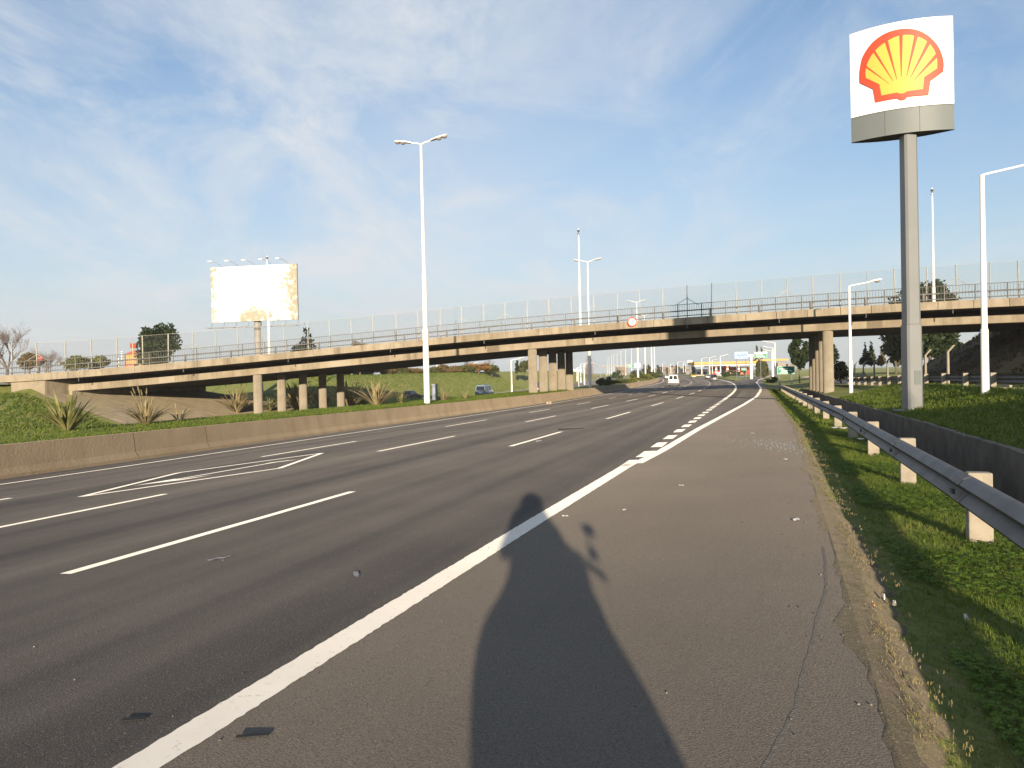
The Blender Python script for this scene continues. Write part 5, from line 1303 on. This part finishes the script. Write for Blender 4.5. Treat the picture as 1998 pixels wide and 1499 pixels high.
for i, a in enumerate([('thick green strap-leaved clump at the far left of the median', 130, 841, 60, 95, F_GREEN, 1, 1.0, 0), ('pale wispy clump with upright stalks in front of the slab slope', 285, 829, 44, 60, F_BROWN, 2, 1.1, 6), ('tiny tuft standing alone before the slab slope', 350, 823, 30, 14, F_BROWN, 3, .8, 0), ('seeded grassy clump left of the first left column', 462, 806, 36, 70, F_BROWN, 4, 1.2, 9), ('large strap-leaved clump between the first and third left columns', 583, 801, 44, 80, F_BROWN, 5, 1.15, 3), ('strap-leaved clump just right of the fourth left column', 683, 795, 42, 75, F_BROWN, 6, 1.1, 2), ('spreading strap-leaved clump second left of the twin lamp', 735, 792, 38, 75, F_BROWN, 7, 1.25, 2), ('thin yellowish clump nearest on the left of the twin lamp', 783, 788, 24, 30, F_GREEN, 8, 1.0, 3), ('dry sparse clump at the foot of the utility cabinet', 866, 783, 22, 30, F_BROWN, 9, 1.2, 5), ('small dry clump right of the utility cabinet', 908, 780, 16, 24, F_BROWN, 10, 1.2, 4), ('pale strap-leaved clump hiding the foot of the third left column', 628, 797, 34, 60, F_BROWN, 12, 1.1, 2), ('low golden clump between the seeded clump and the second left column', 527, 803, 24, 40, F_GREEN, 13, 1.2, 0), ('golden clump just left of the spreading strap-leaved clump', 709, 791, 30, 55, F_GREEN, 14, 1.1, 1), ('little strap-leaved clump hugging the second left column', 553, 800, 22, 30, F_BROWN, 11, 1.1, 0)]):
    flax(*a)

# ---- grass
def tufts(name, n, sampler, h, w, m, seed, lean=.5, kind='stuff', per=3):
    rg = random.Random(seed); vs = []; fs = []
    for _ in range(n):
        q = sampler(rg)
        if q is None: continue
        X, Y, z, k = q
        for j in range(per):
            a = rg.uniform(0, 2*PI); L = h*k*rg.uniform(.45, 1.2); ww = w*k*rg.uniform(.6, 1.3); dx, dy = math.cos(a), math.sin(a); l1 = rg.uniform(.1, lean); o = len(vs)
            bx_, by_ = X+rg.uniform(-.02, .02)*k, Y+rg.uniform(-.02, .02)*k
            vs += [(bx_-dy*ww/2, by_+dx*ww/2, z-.01), (bx_+dy*ww/2, by_-dx*ww/2, z-.01), (bx_+dx*L*l1*.5+dy*ww*.35, by_+dy*L*l1*.5-dx*ww*.35, z+L*.6), (bx_+dx*L*l1*.5-dy*ww*.35, by_+dy*L*l1*.5+dx*ww*.35, z+L*.6), (bx_+dx*L*l1*1.3, by_+dy*L*l1*1.3, z+L*(1-.25*l1))]
            fs += [(o, o+1, o+2, o+3), (o+3, o+2, o+4)]
    mb = MB(); mb.add(vs, fs); return tag(mb.build(name, m), kind=kind)
def bald(X, Y):
    return math.sin(X*2.3+Y*.7)+math.sin(Y*1.9-X*1.1)+math.sin(X*5.1+1)*.6+math.sin(Y*4.7+X*3)*.5
def edge_z(s, u, X, Y):
    e = ur(s); return max(terrain(X, Y), zr(s, e)-.09*(e-u)+.002) if u > e-.14 else terrain(X, Y)
def s_verge(rg):
    s = .6+27*rg.random()**2.5; e = ur(s); t = rg.random(); u = e-.06-t*1.82
    if t < .26 and rg.random() > (t/.26)**1.6+.03+.25*(bald(*[q*2.2 for q in xy(s, u)]) > .6): return None
    X, Y = xy(s, u)
    if bald(X, Y) < -1.5 and rg.random() < .35: return None
    return X, Y, edge_z(s, u, X, Y), (.32+.53*min(1, t/.5))*(.9+s*.03)
tufts('verge_grass', 60000, s_verge, .055, .006, M_GRASS, 1, 1.4)
def s_verge2(rg):
    s = 24+60*rg.random(); e = ur(s); u = e-.25-rg.random()*1.65; X, Y = xy(s, u); return X, Y, terrain(X, Y), 1.8
tufts('verge_grass_far', 7000, s_verge2, .06, .02, M_GRASS, 2, .9)
def s_dry(rg):
    s = 1.6+22*rg.random()**1.6; e = ur(s); u = e-.06-abs(rg.gauss(0, .13)); X, Y = xy(s, u)
    if bald(X*1.4, Y*1.4) < -.3: return None
    return X, Y, max(terrain(X, Y), zr(s, e)-.07*(e-u))+.005, .8+s*.03
tufts('dry_verge_grass', 1500, s_dry, .012, .005, M_DRY, 3, 2.2)
# broad clover leaves between the grass
rg = random.Random(4); vs = []; fs = []
for _ in range(26000):
    s = 1.8+15*rg.random()**1.7; e = ur(s); u = e-.45-rg.random()*1.4; X, Y = xy(s, u)
    if bald(X*1.3+2, Y*1.3) < .0: continue
    z = terrain(X, Y)+rg.uniform(.015, .06); r = rg.uniform(.006, .012)*(1+s*.035); a0 = rg.uniform(0, 2*PI); tx, ty_ = rg.uniform(-.5, .5), rg.uniform(-.5, .5)
    for k in range(3):
        a = a0+k*2.09; o = len(vs); cx_, cy_ = X+math.cos(a)*r*.9, Y+math.sin(a)*r*.9
        for q in range(5):
            b = 2*PI*q/5; dx, dy = math.cos(b)*r*.75, math.sin(b)*r*.75; vs.append((cx_+dx, cy_+dy, z+dx*tx+dy*ty_))
        fs.append((o, o+1, o+2, o+3, o+4))
mb = MB(); mb.add(vs, fs); tag(mb.build('clover', M_CLOVER), kind='stuff')
def s_bank(rg):
    s = 8+44*rg.random()**1.2; u = ur(s)+.75-4.4-rg.random()*4.0; X, Y = xy(s, u); return X, Y, terrain(X, Y), 1.3+s*.03
tufts('bank_grass', 15000, s_bank, .085, .016, M_GRASS, 5, .9)
def s_med(rg):
    s = 8+72*rg.random()**.9; u = bw(s)+.38+4.6*rg.random()**1.5
    X, Y = xy(s, u); return X, Y, terrain(X, Y), .6+s*.018
tufts('median_grass', 22000, s_med, .10, .022, M_GRASS, 6, .9)
def s_emb(rg):
    Y = rg.uniform(40, 66); X = -rg.uniform(.45, .72)*Y
    if X < -40.4 and Y > 64.8: return None
    if Y > 64.2-(X+39.6)*.486: return None
    return X, Y, terrain(X, Y), 2
tufts('embankment_grass', 15000, s_emb, .09, .03, M_GRASS, 7, .9)
def s_slope(rg):
    s = rg.uniform(78, 170); u = bw(s)+28+rg.random()*13; X, Y = xy(s, u); return X, Y, terrain(X, Y), 2.2
tufts('slope_grass', 9000, s_slope, .08, .03, M_GRASS, 8, .9)

def s_soil(rg):
    s = rg.uniform(36, 103); d = 13.8+rg.random()**.8*11; u = ur(s)+.75-d; X, Y = xy(s, u)
    if bald(X*.6, Y*.6) < -.2: return None
    return X, Y, terrain(X, Y)+.04, 3.2
tufts('embankment_weeds', 5200, s_soil, .085, .03, blade_mat('weeds', [(.03, .036, .012), (.065, .06, .025), (.12, .10, .05)], 1.2), 9, 1.2)
# ================================================================== LITTER
random.seed(8)
def scrap(name, label, px, py, L, W_, m, h=.004, zf=zroad, rz=None, cat='litter', group=None):
    p = hit(px, py, zf); t = p+Vector((0, 0, .008)); rz = random.uniform(0, PI) if rz is None else rz
    mb = MB(); n = 6; rows = []
    for i in range(n+1):
        x = L*(i/n-.5); rows.append([(x, W_*k*(1-.5*abs(2*i/n-1)**2)+random.uniform(-1, 1)*W_*.1, h*(math.sin(i*1.9+k*4)+1)*.7) for k in (-.5, -.15, .2, .5)])
    top = rows; bot = [[(a, b, c-.004-h*.3) for a, b, c in r] for r in rows]
    if name == 'tread_scrap':
        mb = MB(); mb.loft([[(x, W_*(-.5+.04*math.sin(9*x/L+k)), 0), (x, W_*(-.46), h), (x, W_*.46, h*1.1), (x, W_*(.5+.05*math.sin(7*x/L)), 0)] for k, x in enumerate([L*(q/8-.5) for q in range(9)])], close=True, caps=True)
    else: mb.loft(top); mb.loft(bot)
    o = fixn(mb.build(name, m)); o.location = t; o.rotation_euler = (0, 0, rz); tag(o, label, cat, group); return o
M_PAPER = mat('litter_paper', (.72, .70, .66), .7, (.55, .53, .5), 20)
scrap('tread_scrap', 'black strip of torn tyre tread on the shoulder below the white line', 493, 1440, .135, .026, M_RUBBER, .005, rz=.12, cat='tyre scrap')
scrap('tread_scrap', 'flat dark rubber scrap on the lane left of the white line', 262, 1406, .10, .035, M_RUBBER, .002, rz=.1, cat='tyre scrap')
scrap('tread_scrap', 'long dark tread strip on the lane beyond the last near dash', 1115, 838, .9, .12, M_RUBBER, .02, rz=.2, cat='tyre scrap')
for a in [('flattened white scrap on the shoulder edge, left of the grass shadow', 1553, 1015, .10, .05), ('white paper lump in the middle of the far shoulder', 1468, 846, .12, .09), ('white paper lump near the broken glass', 1533, 897, .09, .07), ('pair of pale crumbs on the shoulder right of the white line', 1218, 996, .06, .03), ('pale crumb on the shoulder, twin to the crumbs beside the shadow', 1330, 948, .08, .03), ('white flake beside the white line right of the shadow head', 1103, 1008, .07, .02), ('pale streaky scrap on the second lane', 428, 1091, .22, .05), ('dull flat scrap on the lane above the white line', 695, 1122, .16, .05), ('pale flattened scrap beside the third dash', 1051, 861, .35, .1)]:
    scrap('paper_scrap', *a, M_PAPER if 'dull' not in a[0] and 'streaky' not in a[0] else mat('dull_scrap', (.22, .22, .23), .7))
for a in [('long torn white plastic strip lying in the shaded grass', 1885, 1211, .10, .02), ('small white scrap at the edge of the shaded grass', 1725, 1170, .035, .012), ('white scrap under the guardrail between the second and third posts', 1690, 858, .4, .12), ('crumpled white plastic beneath the guardrail near the fourth post', 1640, 836, .5, .2), ('tiny white scrap in the dark grass, right of the orange wrapper', 1745, 1182, .02, .015)]:
    scrap('plastic_scrap', *a, M_PAPER, .02, zf=lambda X, Y: terrain(X, Y)+.05)
scrap('wrapper', 'small orange and white wrapper on the dirt edge of the grass', 1701, 1183, .06, .03, mat('wrapper_orange', (.75, .30, .08), .4, (.8, .75, .7), 20, lo=.45, hi=.55), .012, zf=lambda X, Y: max(terrain(X, Y), zroad(X, Y)-.06)+.01)
scrap('card_chip', 'pale broken chip standing at the foot of the barrier wall', 1071, 789, .42, .2, mat('chip_pale', (.5, .40, .30), .8), .16, cat='debris')
q = hit(1066, 788, zroad)
# crumbled windscreen glass
rg = random.Random(12); mb = MB(); c = hit(1532, 872, zroad)
for _ in range(420):
    X = c.x+rg.gauss(-.02, .26)+.0; Y = c.y+rg.gauss(0, 1.5); s, u = su(X, Y)
    if u < ur(s)-.1: continue
    r = rg.uniform(.003, .008); mb.box((X, Y, zr(s, u)+r*.5+.002), (r*2, r*1.6, r), rz=rg.uniform(0, 3), rx=rg.uniform(-.4, .4))
tag(mb.build('broken_glass', mat('glass_crumbs', (.24, .28, .30), .25, spec=.5)), kind='stuff')
mb = MB(); rg = random.Random(13)
for _ in range(230):
    s = 1.8+14*rg.random()**2; u = rg.uniform(ur(s)+.05, 5) if rg.random() < .6 else ur(s)+abs(rg.gauss(0, .25)); X, Y = xy(s, u); r = rg.uniform(.002, .006); mb.box((X, Y, zr(s, u)+r*.4+.002), (r*2.2, r*1.6, r*1.1), rz=rg.uniform(0, 3), rx=rg.uniform(-.5, .5), taper=.6)
tag(mb.build('loose_gravel', mat('gravel', (.06, .055, .05), .9, (.26, .235, .2), 3, coord='World', lo=.45, hi=.6)), kind='stuff')
# ================================================================== THE PHOTOGRAPHER: seated on a motorcycle just behind the lens
HV = Vector((st, ct, 0)); LV = Vector((-ct, st, 0))
SEAT = Vector((0.0, -.50, 0))
def bk(f, l, z): return SEAT+HV*f+LV*l+Vector((0, 0, z))
gz = lambda v: zroad(v.x, v.y)
mt = thing('motorcycle', 'dark touring motorcycle parked on the shoulder under the photographer, behind the lens', 'motorcycle', tuple(bk(0, 0, 0)+Vector((0, 0, gz(bk(0, 0, 0))))))
def bt_(mb, name, m, par=mt, smooth=True):
    off = mt.location.copy(); mb.v = [tuple(Vector(v)-off) for v in mb.v]; o = mb.build(name, m, par); return autosmooth(o, 45) if smooth else fixn(o)
def tyre(f):
    c = bk(f, 0, .30+gz(bk(f, 0, 0))); mb = MB(); rows = []
    for k in range(28):
        a = 2*PI*k/28; e = HV*math.cos(a)+Vector((0, 0, math.sin(a))); rows.append([c+e*(.25+.055*math.cos(b))+LV*.06*math.sin(b) for b in [2*PI*j/8 for j in range(8)]])
    rows.append(rows[0]); mb.loft(rows, close=True); o = bt_(mb, 'wheel', M_RUBBER)
    mb = MB()
    for k in range(8):
        a = 2*PI*k/8; e = HV*math.cos(a)+Vector((0, 0, math.sin(a))); mb.tube([c+e*.03, c+e*.215], .012, 5)
    mb.tube([c-LV*.07, c+LV*.07], .045, 10); bt_(mb, 'rim', M_GALV, o)
tyre(.95); tyre(-.50)
def ring(f, w, zc_, h, n=14, p=2.4):
    out = []
    for j in range(n):
        a = 2*PI*j/n; c, s = math.cos(a), math.sin(a)
        out.append(bk(f, w/2*math.copysign(abs(c)**(2/p), c), zc_+h/2*math.copysign(abs(s)**(2/p), s)))
    return out
M_BIKE = mat('bike_paint', (.03, .035, .05), .25, spec=.6)
mb = MB(); mb.loft([ring(.02, .16, .80, .12), ring(.12, .30, .86, .22), ring(.30, .34, .90, .24), ring(.48, .26, .90, .18), ring(.56, .12, .88, .1)], close=True, caps=True); bt_(mb, 'fuel_tank', M_BIKE)
mb = MB(); mb.loft([ring(-.62, .2, .82, .06), ring(-.45, .28, .80, .10), ring(-.15, .30, .78, .10), ring(.10, .2, .79, .08)], close=True, caps=True); bt_(mb, 'saddle', M_BLACK)
mb = MB(); mb.loft([ring(-.15, .26, .48, .36), ring(.1, .36, .45, .4), ring(.40, .3, .45, .36)], close=True, caps=True); bt_(mb, 'engine', M_GALV)
mb = MB(); mb.loft([ring(.36, .62, .62, .40, p=3), ring(.50, .66, .66, .46, p=3), ring(.66, .46, .74, .42, p=3), ring(.80, .24, .84, .26)], close=True, caps=True); bt_(mb, 'fairing', M_BIKE)
for sg in (-1,):
    mb = MB(); mb.loft([ring_ for ring_ in [[v+LV*sg*.25 for v in ring(f, w, .58, h, p=4)] for f, w, h in ((-.72, .12, .26), (-.66, .2, .36), (-.28, .2, .36), (-.22, .12, .26))]], close=True, caps=True); bt_(mb, 'pannier', M_BIKE)
for sg in (1, -1):
    gl, gf, ml = (.42, .46, .44) if sg < 0 else (.26, .66, .27)      # bars turned to the left
    mb = MB(); mb.tube([bk(.62, sg*.08, .98), bk(.57, sg*gl*.6, 1.0), bk(gf+.03, sg*gl*.9, .92)], .014, 6); hb = bt_(mb, 'handlebar', M_DKSTEEL)
    mb = MB(); mb.tube([bk(gf+.05, sg*gl*.74, .955), bk(gf, sg*(gl+.015), .895)], .022, 8); bt_(mb, 'grip', M_RUBBER, hb)
    mb = MB(); mb.tube([bk(.57, sg*gl*.8, .97), bk(.56, sg*(ml-.05), 1.06), bk(.55, sg*(ml-.01), 1.14)], .009, 5); bt_(mb, 'mirror_stalk', M_DKSTEEL, hb)
    c = bk(.56, sg*(gl-.03), 1.0); mb = MB(); mb.lathe([(.03, -.035), (.034, 0), (.03, .035)], tuple(c), 10); bt_(mb, 'reservoir', M_DKSTEEL, hb)
    c = bk(.55, sg*ml, 1.17); mb = MB(); mb.loft([[c+HV*d+(LV*math.cos(a)*.06+Vector((0, 0, 1))*math.sin(a)*.055)*r for a in [2*PI*j/14 for j in range(14)]] for d, r in ((-.015, .9), (-.01, 1), (.02, .95), (.035, .5))], close=True, caps=True); bt_(mb, 'mirror', M_BLACK)
    mb = MB(); mb.tube([bk(.62, sg*.08, .96), bk(.95, sg*.08, .30)], .024, 8); bt_(mb, 'fork', M_GALV)
mb = MB(); mb.tube([bk(-.4, 0, .72), bk(-.1, 0, .7), bk(.3, 0, .74), bk(.6, 0, .9)], .03, 7); mb.tube([bk(-.1, 0, .7), bk(-.02, 0, .35), bk(-.5, 0, .3)], .028, 7); bt_(mb, 'frame', M_DKSTEEL)
mb = MB(); mb.tube([bk(.0, .1, .4), bk(-.05, .28, gz(bk(-.05, .3, 0))+.01)], .014, 6); bt_(mb, 'side_stand', M_DKSTEEL)

pr = thing('person', 'person in a long dark coat astride the motorcycle holding a compact camera to the eye', 'person', (SEAT.x, SEAT.y, .8))
PV = []; PE = []; PR = []
def pv(v, r, link=None):
    PV.append(Vector(v)-pr.location); PR.append(r if isinstance(r, tuple) else (r, r)); i = len(PV)-1
    if link is not None: PE.append((link, i))
    return i
root_ = pv((.04, -.50, .90), (.15, .13)); sp1 = pv((.05, -.47, 1.04), (.15, .12), root_); sp2 = pv((.05, -.40, 1.17), (.155, .115), sp1)
nk = pv((.05, -.30, 1.29), .06, sp2); hb0 = pv((.05, -.24, 1.345), (.07, .075), nk); hb1 = pv((.05, -.21, 1.415), (.082, .10), hb0); hb2 = pv((.05, -.215, 1.48), (.07, .085), hb1)
pv((.045, -.10, 1.40), .014, hb1)
for sg in (1, -1):
    pv((.05+sg*.088, -.215, 1.41), .018, hb1)
    sh = pv((.045+sg*.185, -.36, 1.22), (.07, .065), sp2); el = pv((.04+sg*.23, -.24, 1.06), .048, sh); wr = pv((sg*.125, -.085, 1.335), .032, el); pm = pv((sg*.085, -.052, 1.375), (.036, .02), wr)
    for k in range(4):
        b0 = pv((sg*(.068-.004*k), -.047+.004*k, 1.414-.016*k), .0095, pm); b1 = pv((sg*(.040+.003*k), -.030, 1.428-.017*k), .0085, b0); pv((sg*(.018+.006*k), -.030, 1.424-.017*k), .0075, b1)
    t0 = pv((sg*.062, -.066, 1.362), .010, pm); pv((sg*.035, -.062, 1.362), .009, t0)
    hp = pv(bk(.02, sg*-.12, .86), .10, root_); kn = pv(bk(.44, sg*-.27, .74), .072, hp); an = pv(bk(.16, sg*-.30, .12), .045, kn); f0 = pv(bk(.18, sg*-.30, .05), .04, an); pv(bk(.34, sg*-.31, .035), .03, f0)
me = bpy.data.meshes.new('body'); me.from_pydata(PV, PE, []); bo = bpy.data.objects.new('body', me); COL.objects.link(bo); bo.parent = pr
md = bo.modifiers.new('skin', 'SKIN'); md.use_smooth_shade = True
for i, d in enumerate(me.skin_vertices[0].data): d.radius = PR[i]; d.use_root = (i == 0)
bo.modifiers.new('sub', 'SUBSURF').levels = 1; bo.modifiers['sub'].render_levels = 2; me.materials.append(mat('skin_tone', (.46, .29, .21), .55))
def pring(c, rx, ry, n=18, wob=0): c = Vector(c); return [tuple(c+Vector((math.cos(2*PI*k/n)*rx*(1+wob*math.sin(5*2*PI*k/n)), math.sin(2*PI*k/n)*ry, 0))-pr.location) for k in range(n)]
CT = [(1.405, -.09, .19, .11), (1.34, -.14, .225, .14), (1.27, -.185, .25, .16), (1.19, -.205, .285, .17), (1.10, -.18, .365, .18), (1.01, -.16, .435, .19), (.94, -.16, .445, .2), (.86, -.215, .415, .22), (.78, -.285, .44, .25), (.70, -.305, .485, .28), (.62, -.295, .52, .30), (.54, -.265, .545, .32), (.45, -.22, .555, .33)]
mb = MB(); mb.loft([pring(((l+r)/2, lerp(z, [(.8, -.45), (1.1, -.42), (1.4, -.26)]), z), (r-l)/2, ry, wob=.0 if z > 1.2 else .025) for z, l, r, ry in CT], close=True)
ct_ = mb.build('coat', mat('coat_cloth', (.03, .03, .035), .9, (.05, .05, .055), 8), pr, smooth=True)
for sg in (1, -1):
    mb = MB(); o = pr.location; mb.tube([Vector((.045+sg*.15, -.37, 1.23))-o, Vector((.042+sg*.195, -.34, 1.17))-o, Vector((.04+sg*.235, -.24, 1.055))-o, Vector((.02+sg*.18, -.165, 1.19))-o, Vector((sg*.137, -.097, 1.315))-o], [.085, .08, .066, .052, .042], 12); autosmooth(mb.build('sleeve', mat('coat_cloth', (.03, .03, .035), .9), pr), 60)
mb = MB(); o = Vector((.05, -.235, 1.465)); rows = []
for i in range(11):
    a = i/10*PI*.80+.02; rows.append([tuple(o+Vector((math.cos(2*PI*k/22)*.142*math.sin(a), math.sin(2*PI*k/22)*.158*math.sin(a)-(.05*max(0, -math.cos(a)) if math.sin(2*PI*k/22) > .3 else 0), .15*math.cos(a)))-pr.location) for k in range(22)])
mb.loft(rows, close=True); mb.build('helmet', mat('helmet_shell', (.04, .04, .045), .3), pr, smooth=True)
cm = thing('compact_camera', 'small silver compact camera held up in front of the photographer\'s face', 'camera', (0, -.045, 1.402))
mb = MB(); mb.box((0, 0, 0), (.098, .024, .058)); bevel(mb.build('body', mat('camera_silver', (.45, .46, .48), .35, metal=.6), cm), .006); mb = MB(); mb.lathe([(.022, .012), (.02, .03), (.016, .032)], n=20, axis='Y'); autosmooth(mb.build('lens', M_BLACK, cm), 40)

# ================================================================== LIGHT, SKY, CAMERA
SUNV = Vector((.016, 1, -math.tan(math.radians(9.7)))).normalized()
sd = bpy.data.lights.new('sun', 'SUN'); sd.energy = SUN_E; sd.angle = math.radians(.6); sd.color = SUN_C
so = bpy.data.objects.new('sun', sd); COL.objects.link(so); so.rotation_euler = SUNV.to_track_quat('-Z', 'Y').to_euler(); so.location = (0, -30, 30)
w = bpy.data.worlds.new('World'); sc.world = w; w.use_nodes = True; nt = w.node_tree; nt.nodes.clear()
ow = nd(nt, 'ShaderNodeOutputWorld'); bg = nd(nt, 'ShaderNodeBackground'); bg.inputs[1].default_value = SKY_S
sky = nt.nodes.new('ShaderNodeTexSky'); sky.sky_type = 'NISHITA'; sky.sun_disc = False
sky.sun_elevation = math.radians(9.7); sky.sun_rotation = math.atan2(-.016, -1); sky.air_density = 1.0; sky.dust_density = 1.6; sky.ozone_density = 2.2; sky.altitude = 20
tc = nd(nt, 'ShaderNodeTexCoord').outputs['Generated']
sep = nd(nt, 'ShaderNodeSeparateXYZ'); nt.links.new(tc, sep.inputs[0])
zz = math_(nt, 'ADD', math_(nt, 'MAXIMUM', sep.outputs[2], 0.0), .10)
cmb = nt.nodes.new('ShaderNodeCombineXYZ'); nt.links.new(math_(nt, 'DIVIDE', sep.outputs[0], zz), cmb.inputs[0]); nt.links.new(math_(nt, 'DIVIDE', sep.outputs[1], zz), cmb.inputs[1])
def wmap(rot, scale, loc=(0, 0, 0)):
    m1 = nd(nt, 'ShaderNodeMapping'); m1.inputs['Rotation'].default_value = (0, 0, rot); m1.inputs['Location'].default_value = loc; m1.inputs['Scale'].default_value = scale; nt.links.new(cmb.outputs[0], m1.inputs[0]); return m1.outputs[0]
def wn(src, scale, det, rough, dist=0.0):
    n = nd(nt, 'ShaderNodeTexNoise'); n.inputs['Scale'].default_value = scale; n.inputs['Detail'].default_value = det; n.inputs['Roughness'].default_value = rough; n.inputs['Distortion'].default_value = dist; nt.links.new(src, n.inputs['Vector']); return n.outputs['Fac']
warp = wn(wmap(0, (.8, .8, 1), (4, 4, 0)), 1.0, 3, .5)
big = remap(nt, wn(wmap(.35, (.34, .20, 1), (2.1, .9, 0)), 1.0, 5, .58, .8), .36, .60)
wisp = remap(nt, wn(wmap(-.55, (1.15, .62, 1), (1.3, 2.2, 0)), 1.0, 10, .64, 1.1), .40, .72)
fine = remap(nt, wn(wmap(-.85, (2.4, 1.1, 1), (5, .3, 0)), 1.0, 10, .66, .9), .44, .76)
puff = remap(nt, wn(wmap(.6, (1.9, 1.2, 1), (7.7, 3.1, 0)), 1.0, 9, .6, .4), .56, .78)
left = remap(nt, sep.outputs[0], .42, -.12, .0, 1.0)
c1 = math_(nt, 'MULTIPLY', math_(nt, 'ADD', math_(nt, 'MULTIPLY', big, .44), math_(nt, 'MULTIPLY', wisp, .66)), math_(nt, 'ADD', math_(nt, 'MULTIPLY', left, .88), .12))
c2 = math_(nt, 'MULTIPLY', math_(nt, 'MULTIPLY', fine, wisp), .62)
c3 = math_(nt, 'MULTIPLY', puff, math_(nt, 'ADD', math_(nt, 'MULTIPLY', left, .18), .10))
cl = math_(nt, 'ADD', math_(nt, 'ADD', c1, c2), math_(nt, 'ADD', c3, math_(nt, 'ADD', .05, math_(nt, 'MULTIPLY', left, .09))))
cl = math_(nt, 'MINIMUM', cl, .95)
haze_ = math_(nt, 'POWER', remap(nt, sep.outputs[2], -.02, .38, 1.0, 0.0), 1.5)
cl = math_(nt, 'SUBTRACT', 1.0, math_(nt, 'MULTIPLY', math_(nt, 'SUBTRACT', 1.0, cl), math_(nt, 'SUBTRACT', 1.0, math_(nt, 'MULTIPLY', haze_, .92))))
ccol = mixcol(nt, remap(nt, sep.outputs[2], 0, .12), HAZE_C, CLOUD_C)
fin = mixcol(nt, cl, mixcol(nt, 1.0, sky.outputs[0], SKY_TINT, 'MULTIPLY'), ccol)
nt.links.new(fin, bg.inputs[0]); nt.links.new(bg.outputs[0], ow.inputs[0])

# air: one closed box of thin haze round everything
hb_ = MB(); hb_.box((-100, 560, 36), (2400, 1300, 90)); hz_ = hb_.build('haze', mat('haze_air', (1, 1, 1))); tag(hz_, kind='stuff')
hm = hz_.data.materials[0]; hm.node_tree.nodes.clear(); vo = nd(hm.node_tree, 'ShaderNodeOutputMaterial'); pvn = nd(hm.node_tree, 'ShaderNodeVolumePrincipled')
pvn.inputs['Color'].default_value = (.9, .9, .92, 1); pvn.inputs['Density'].default_value = HAZE_D; pvn.inputs['Anisotropy'].default_value = 0
hm.node_tree.links.new(pvn.outputs[0], vo.inputs['Volume'])
if HAZE_D == 0: bpy.data.objects.remove(hz_)
cd = bpy.data.cameras.new('camera'); cd.sensor_fit = 'HORIZONTAL'; cd.sensor_width = 36; cd.lens = 36*F/1998; cd.clip_start = .02; cd.clip_end = 6000
co = bpy.data.objects.new('camera', cd); COL.objects.link(co); co.location = (0, 0, CAMH)
M3 = Matrix((RT, UP, -FW)).transposed(); co.rotation_euler = M3.to_euler(); sc.camera = co
vs_ = sc.view_settings; vs_.view_transform = 'Standard'; vs_.look = 'None'; vs_.exposure = EXPO; vs_.gamma = 1; vs_.use_curve_mapping = False
sc.cycles.max_bounces = 6; sc.cycles.diffuse_bounces = 2; sc.cycles.transparent_max_bounces = 12; sc.cycles.use_denoising = True
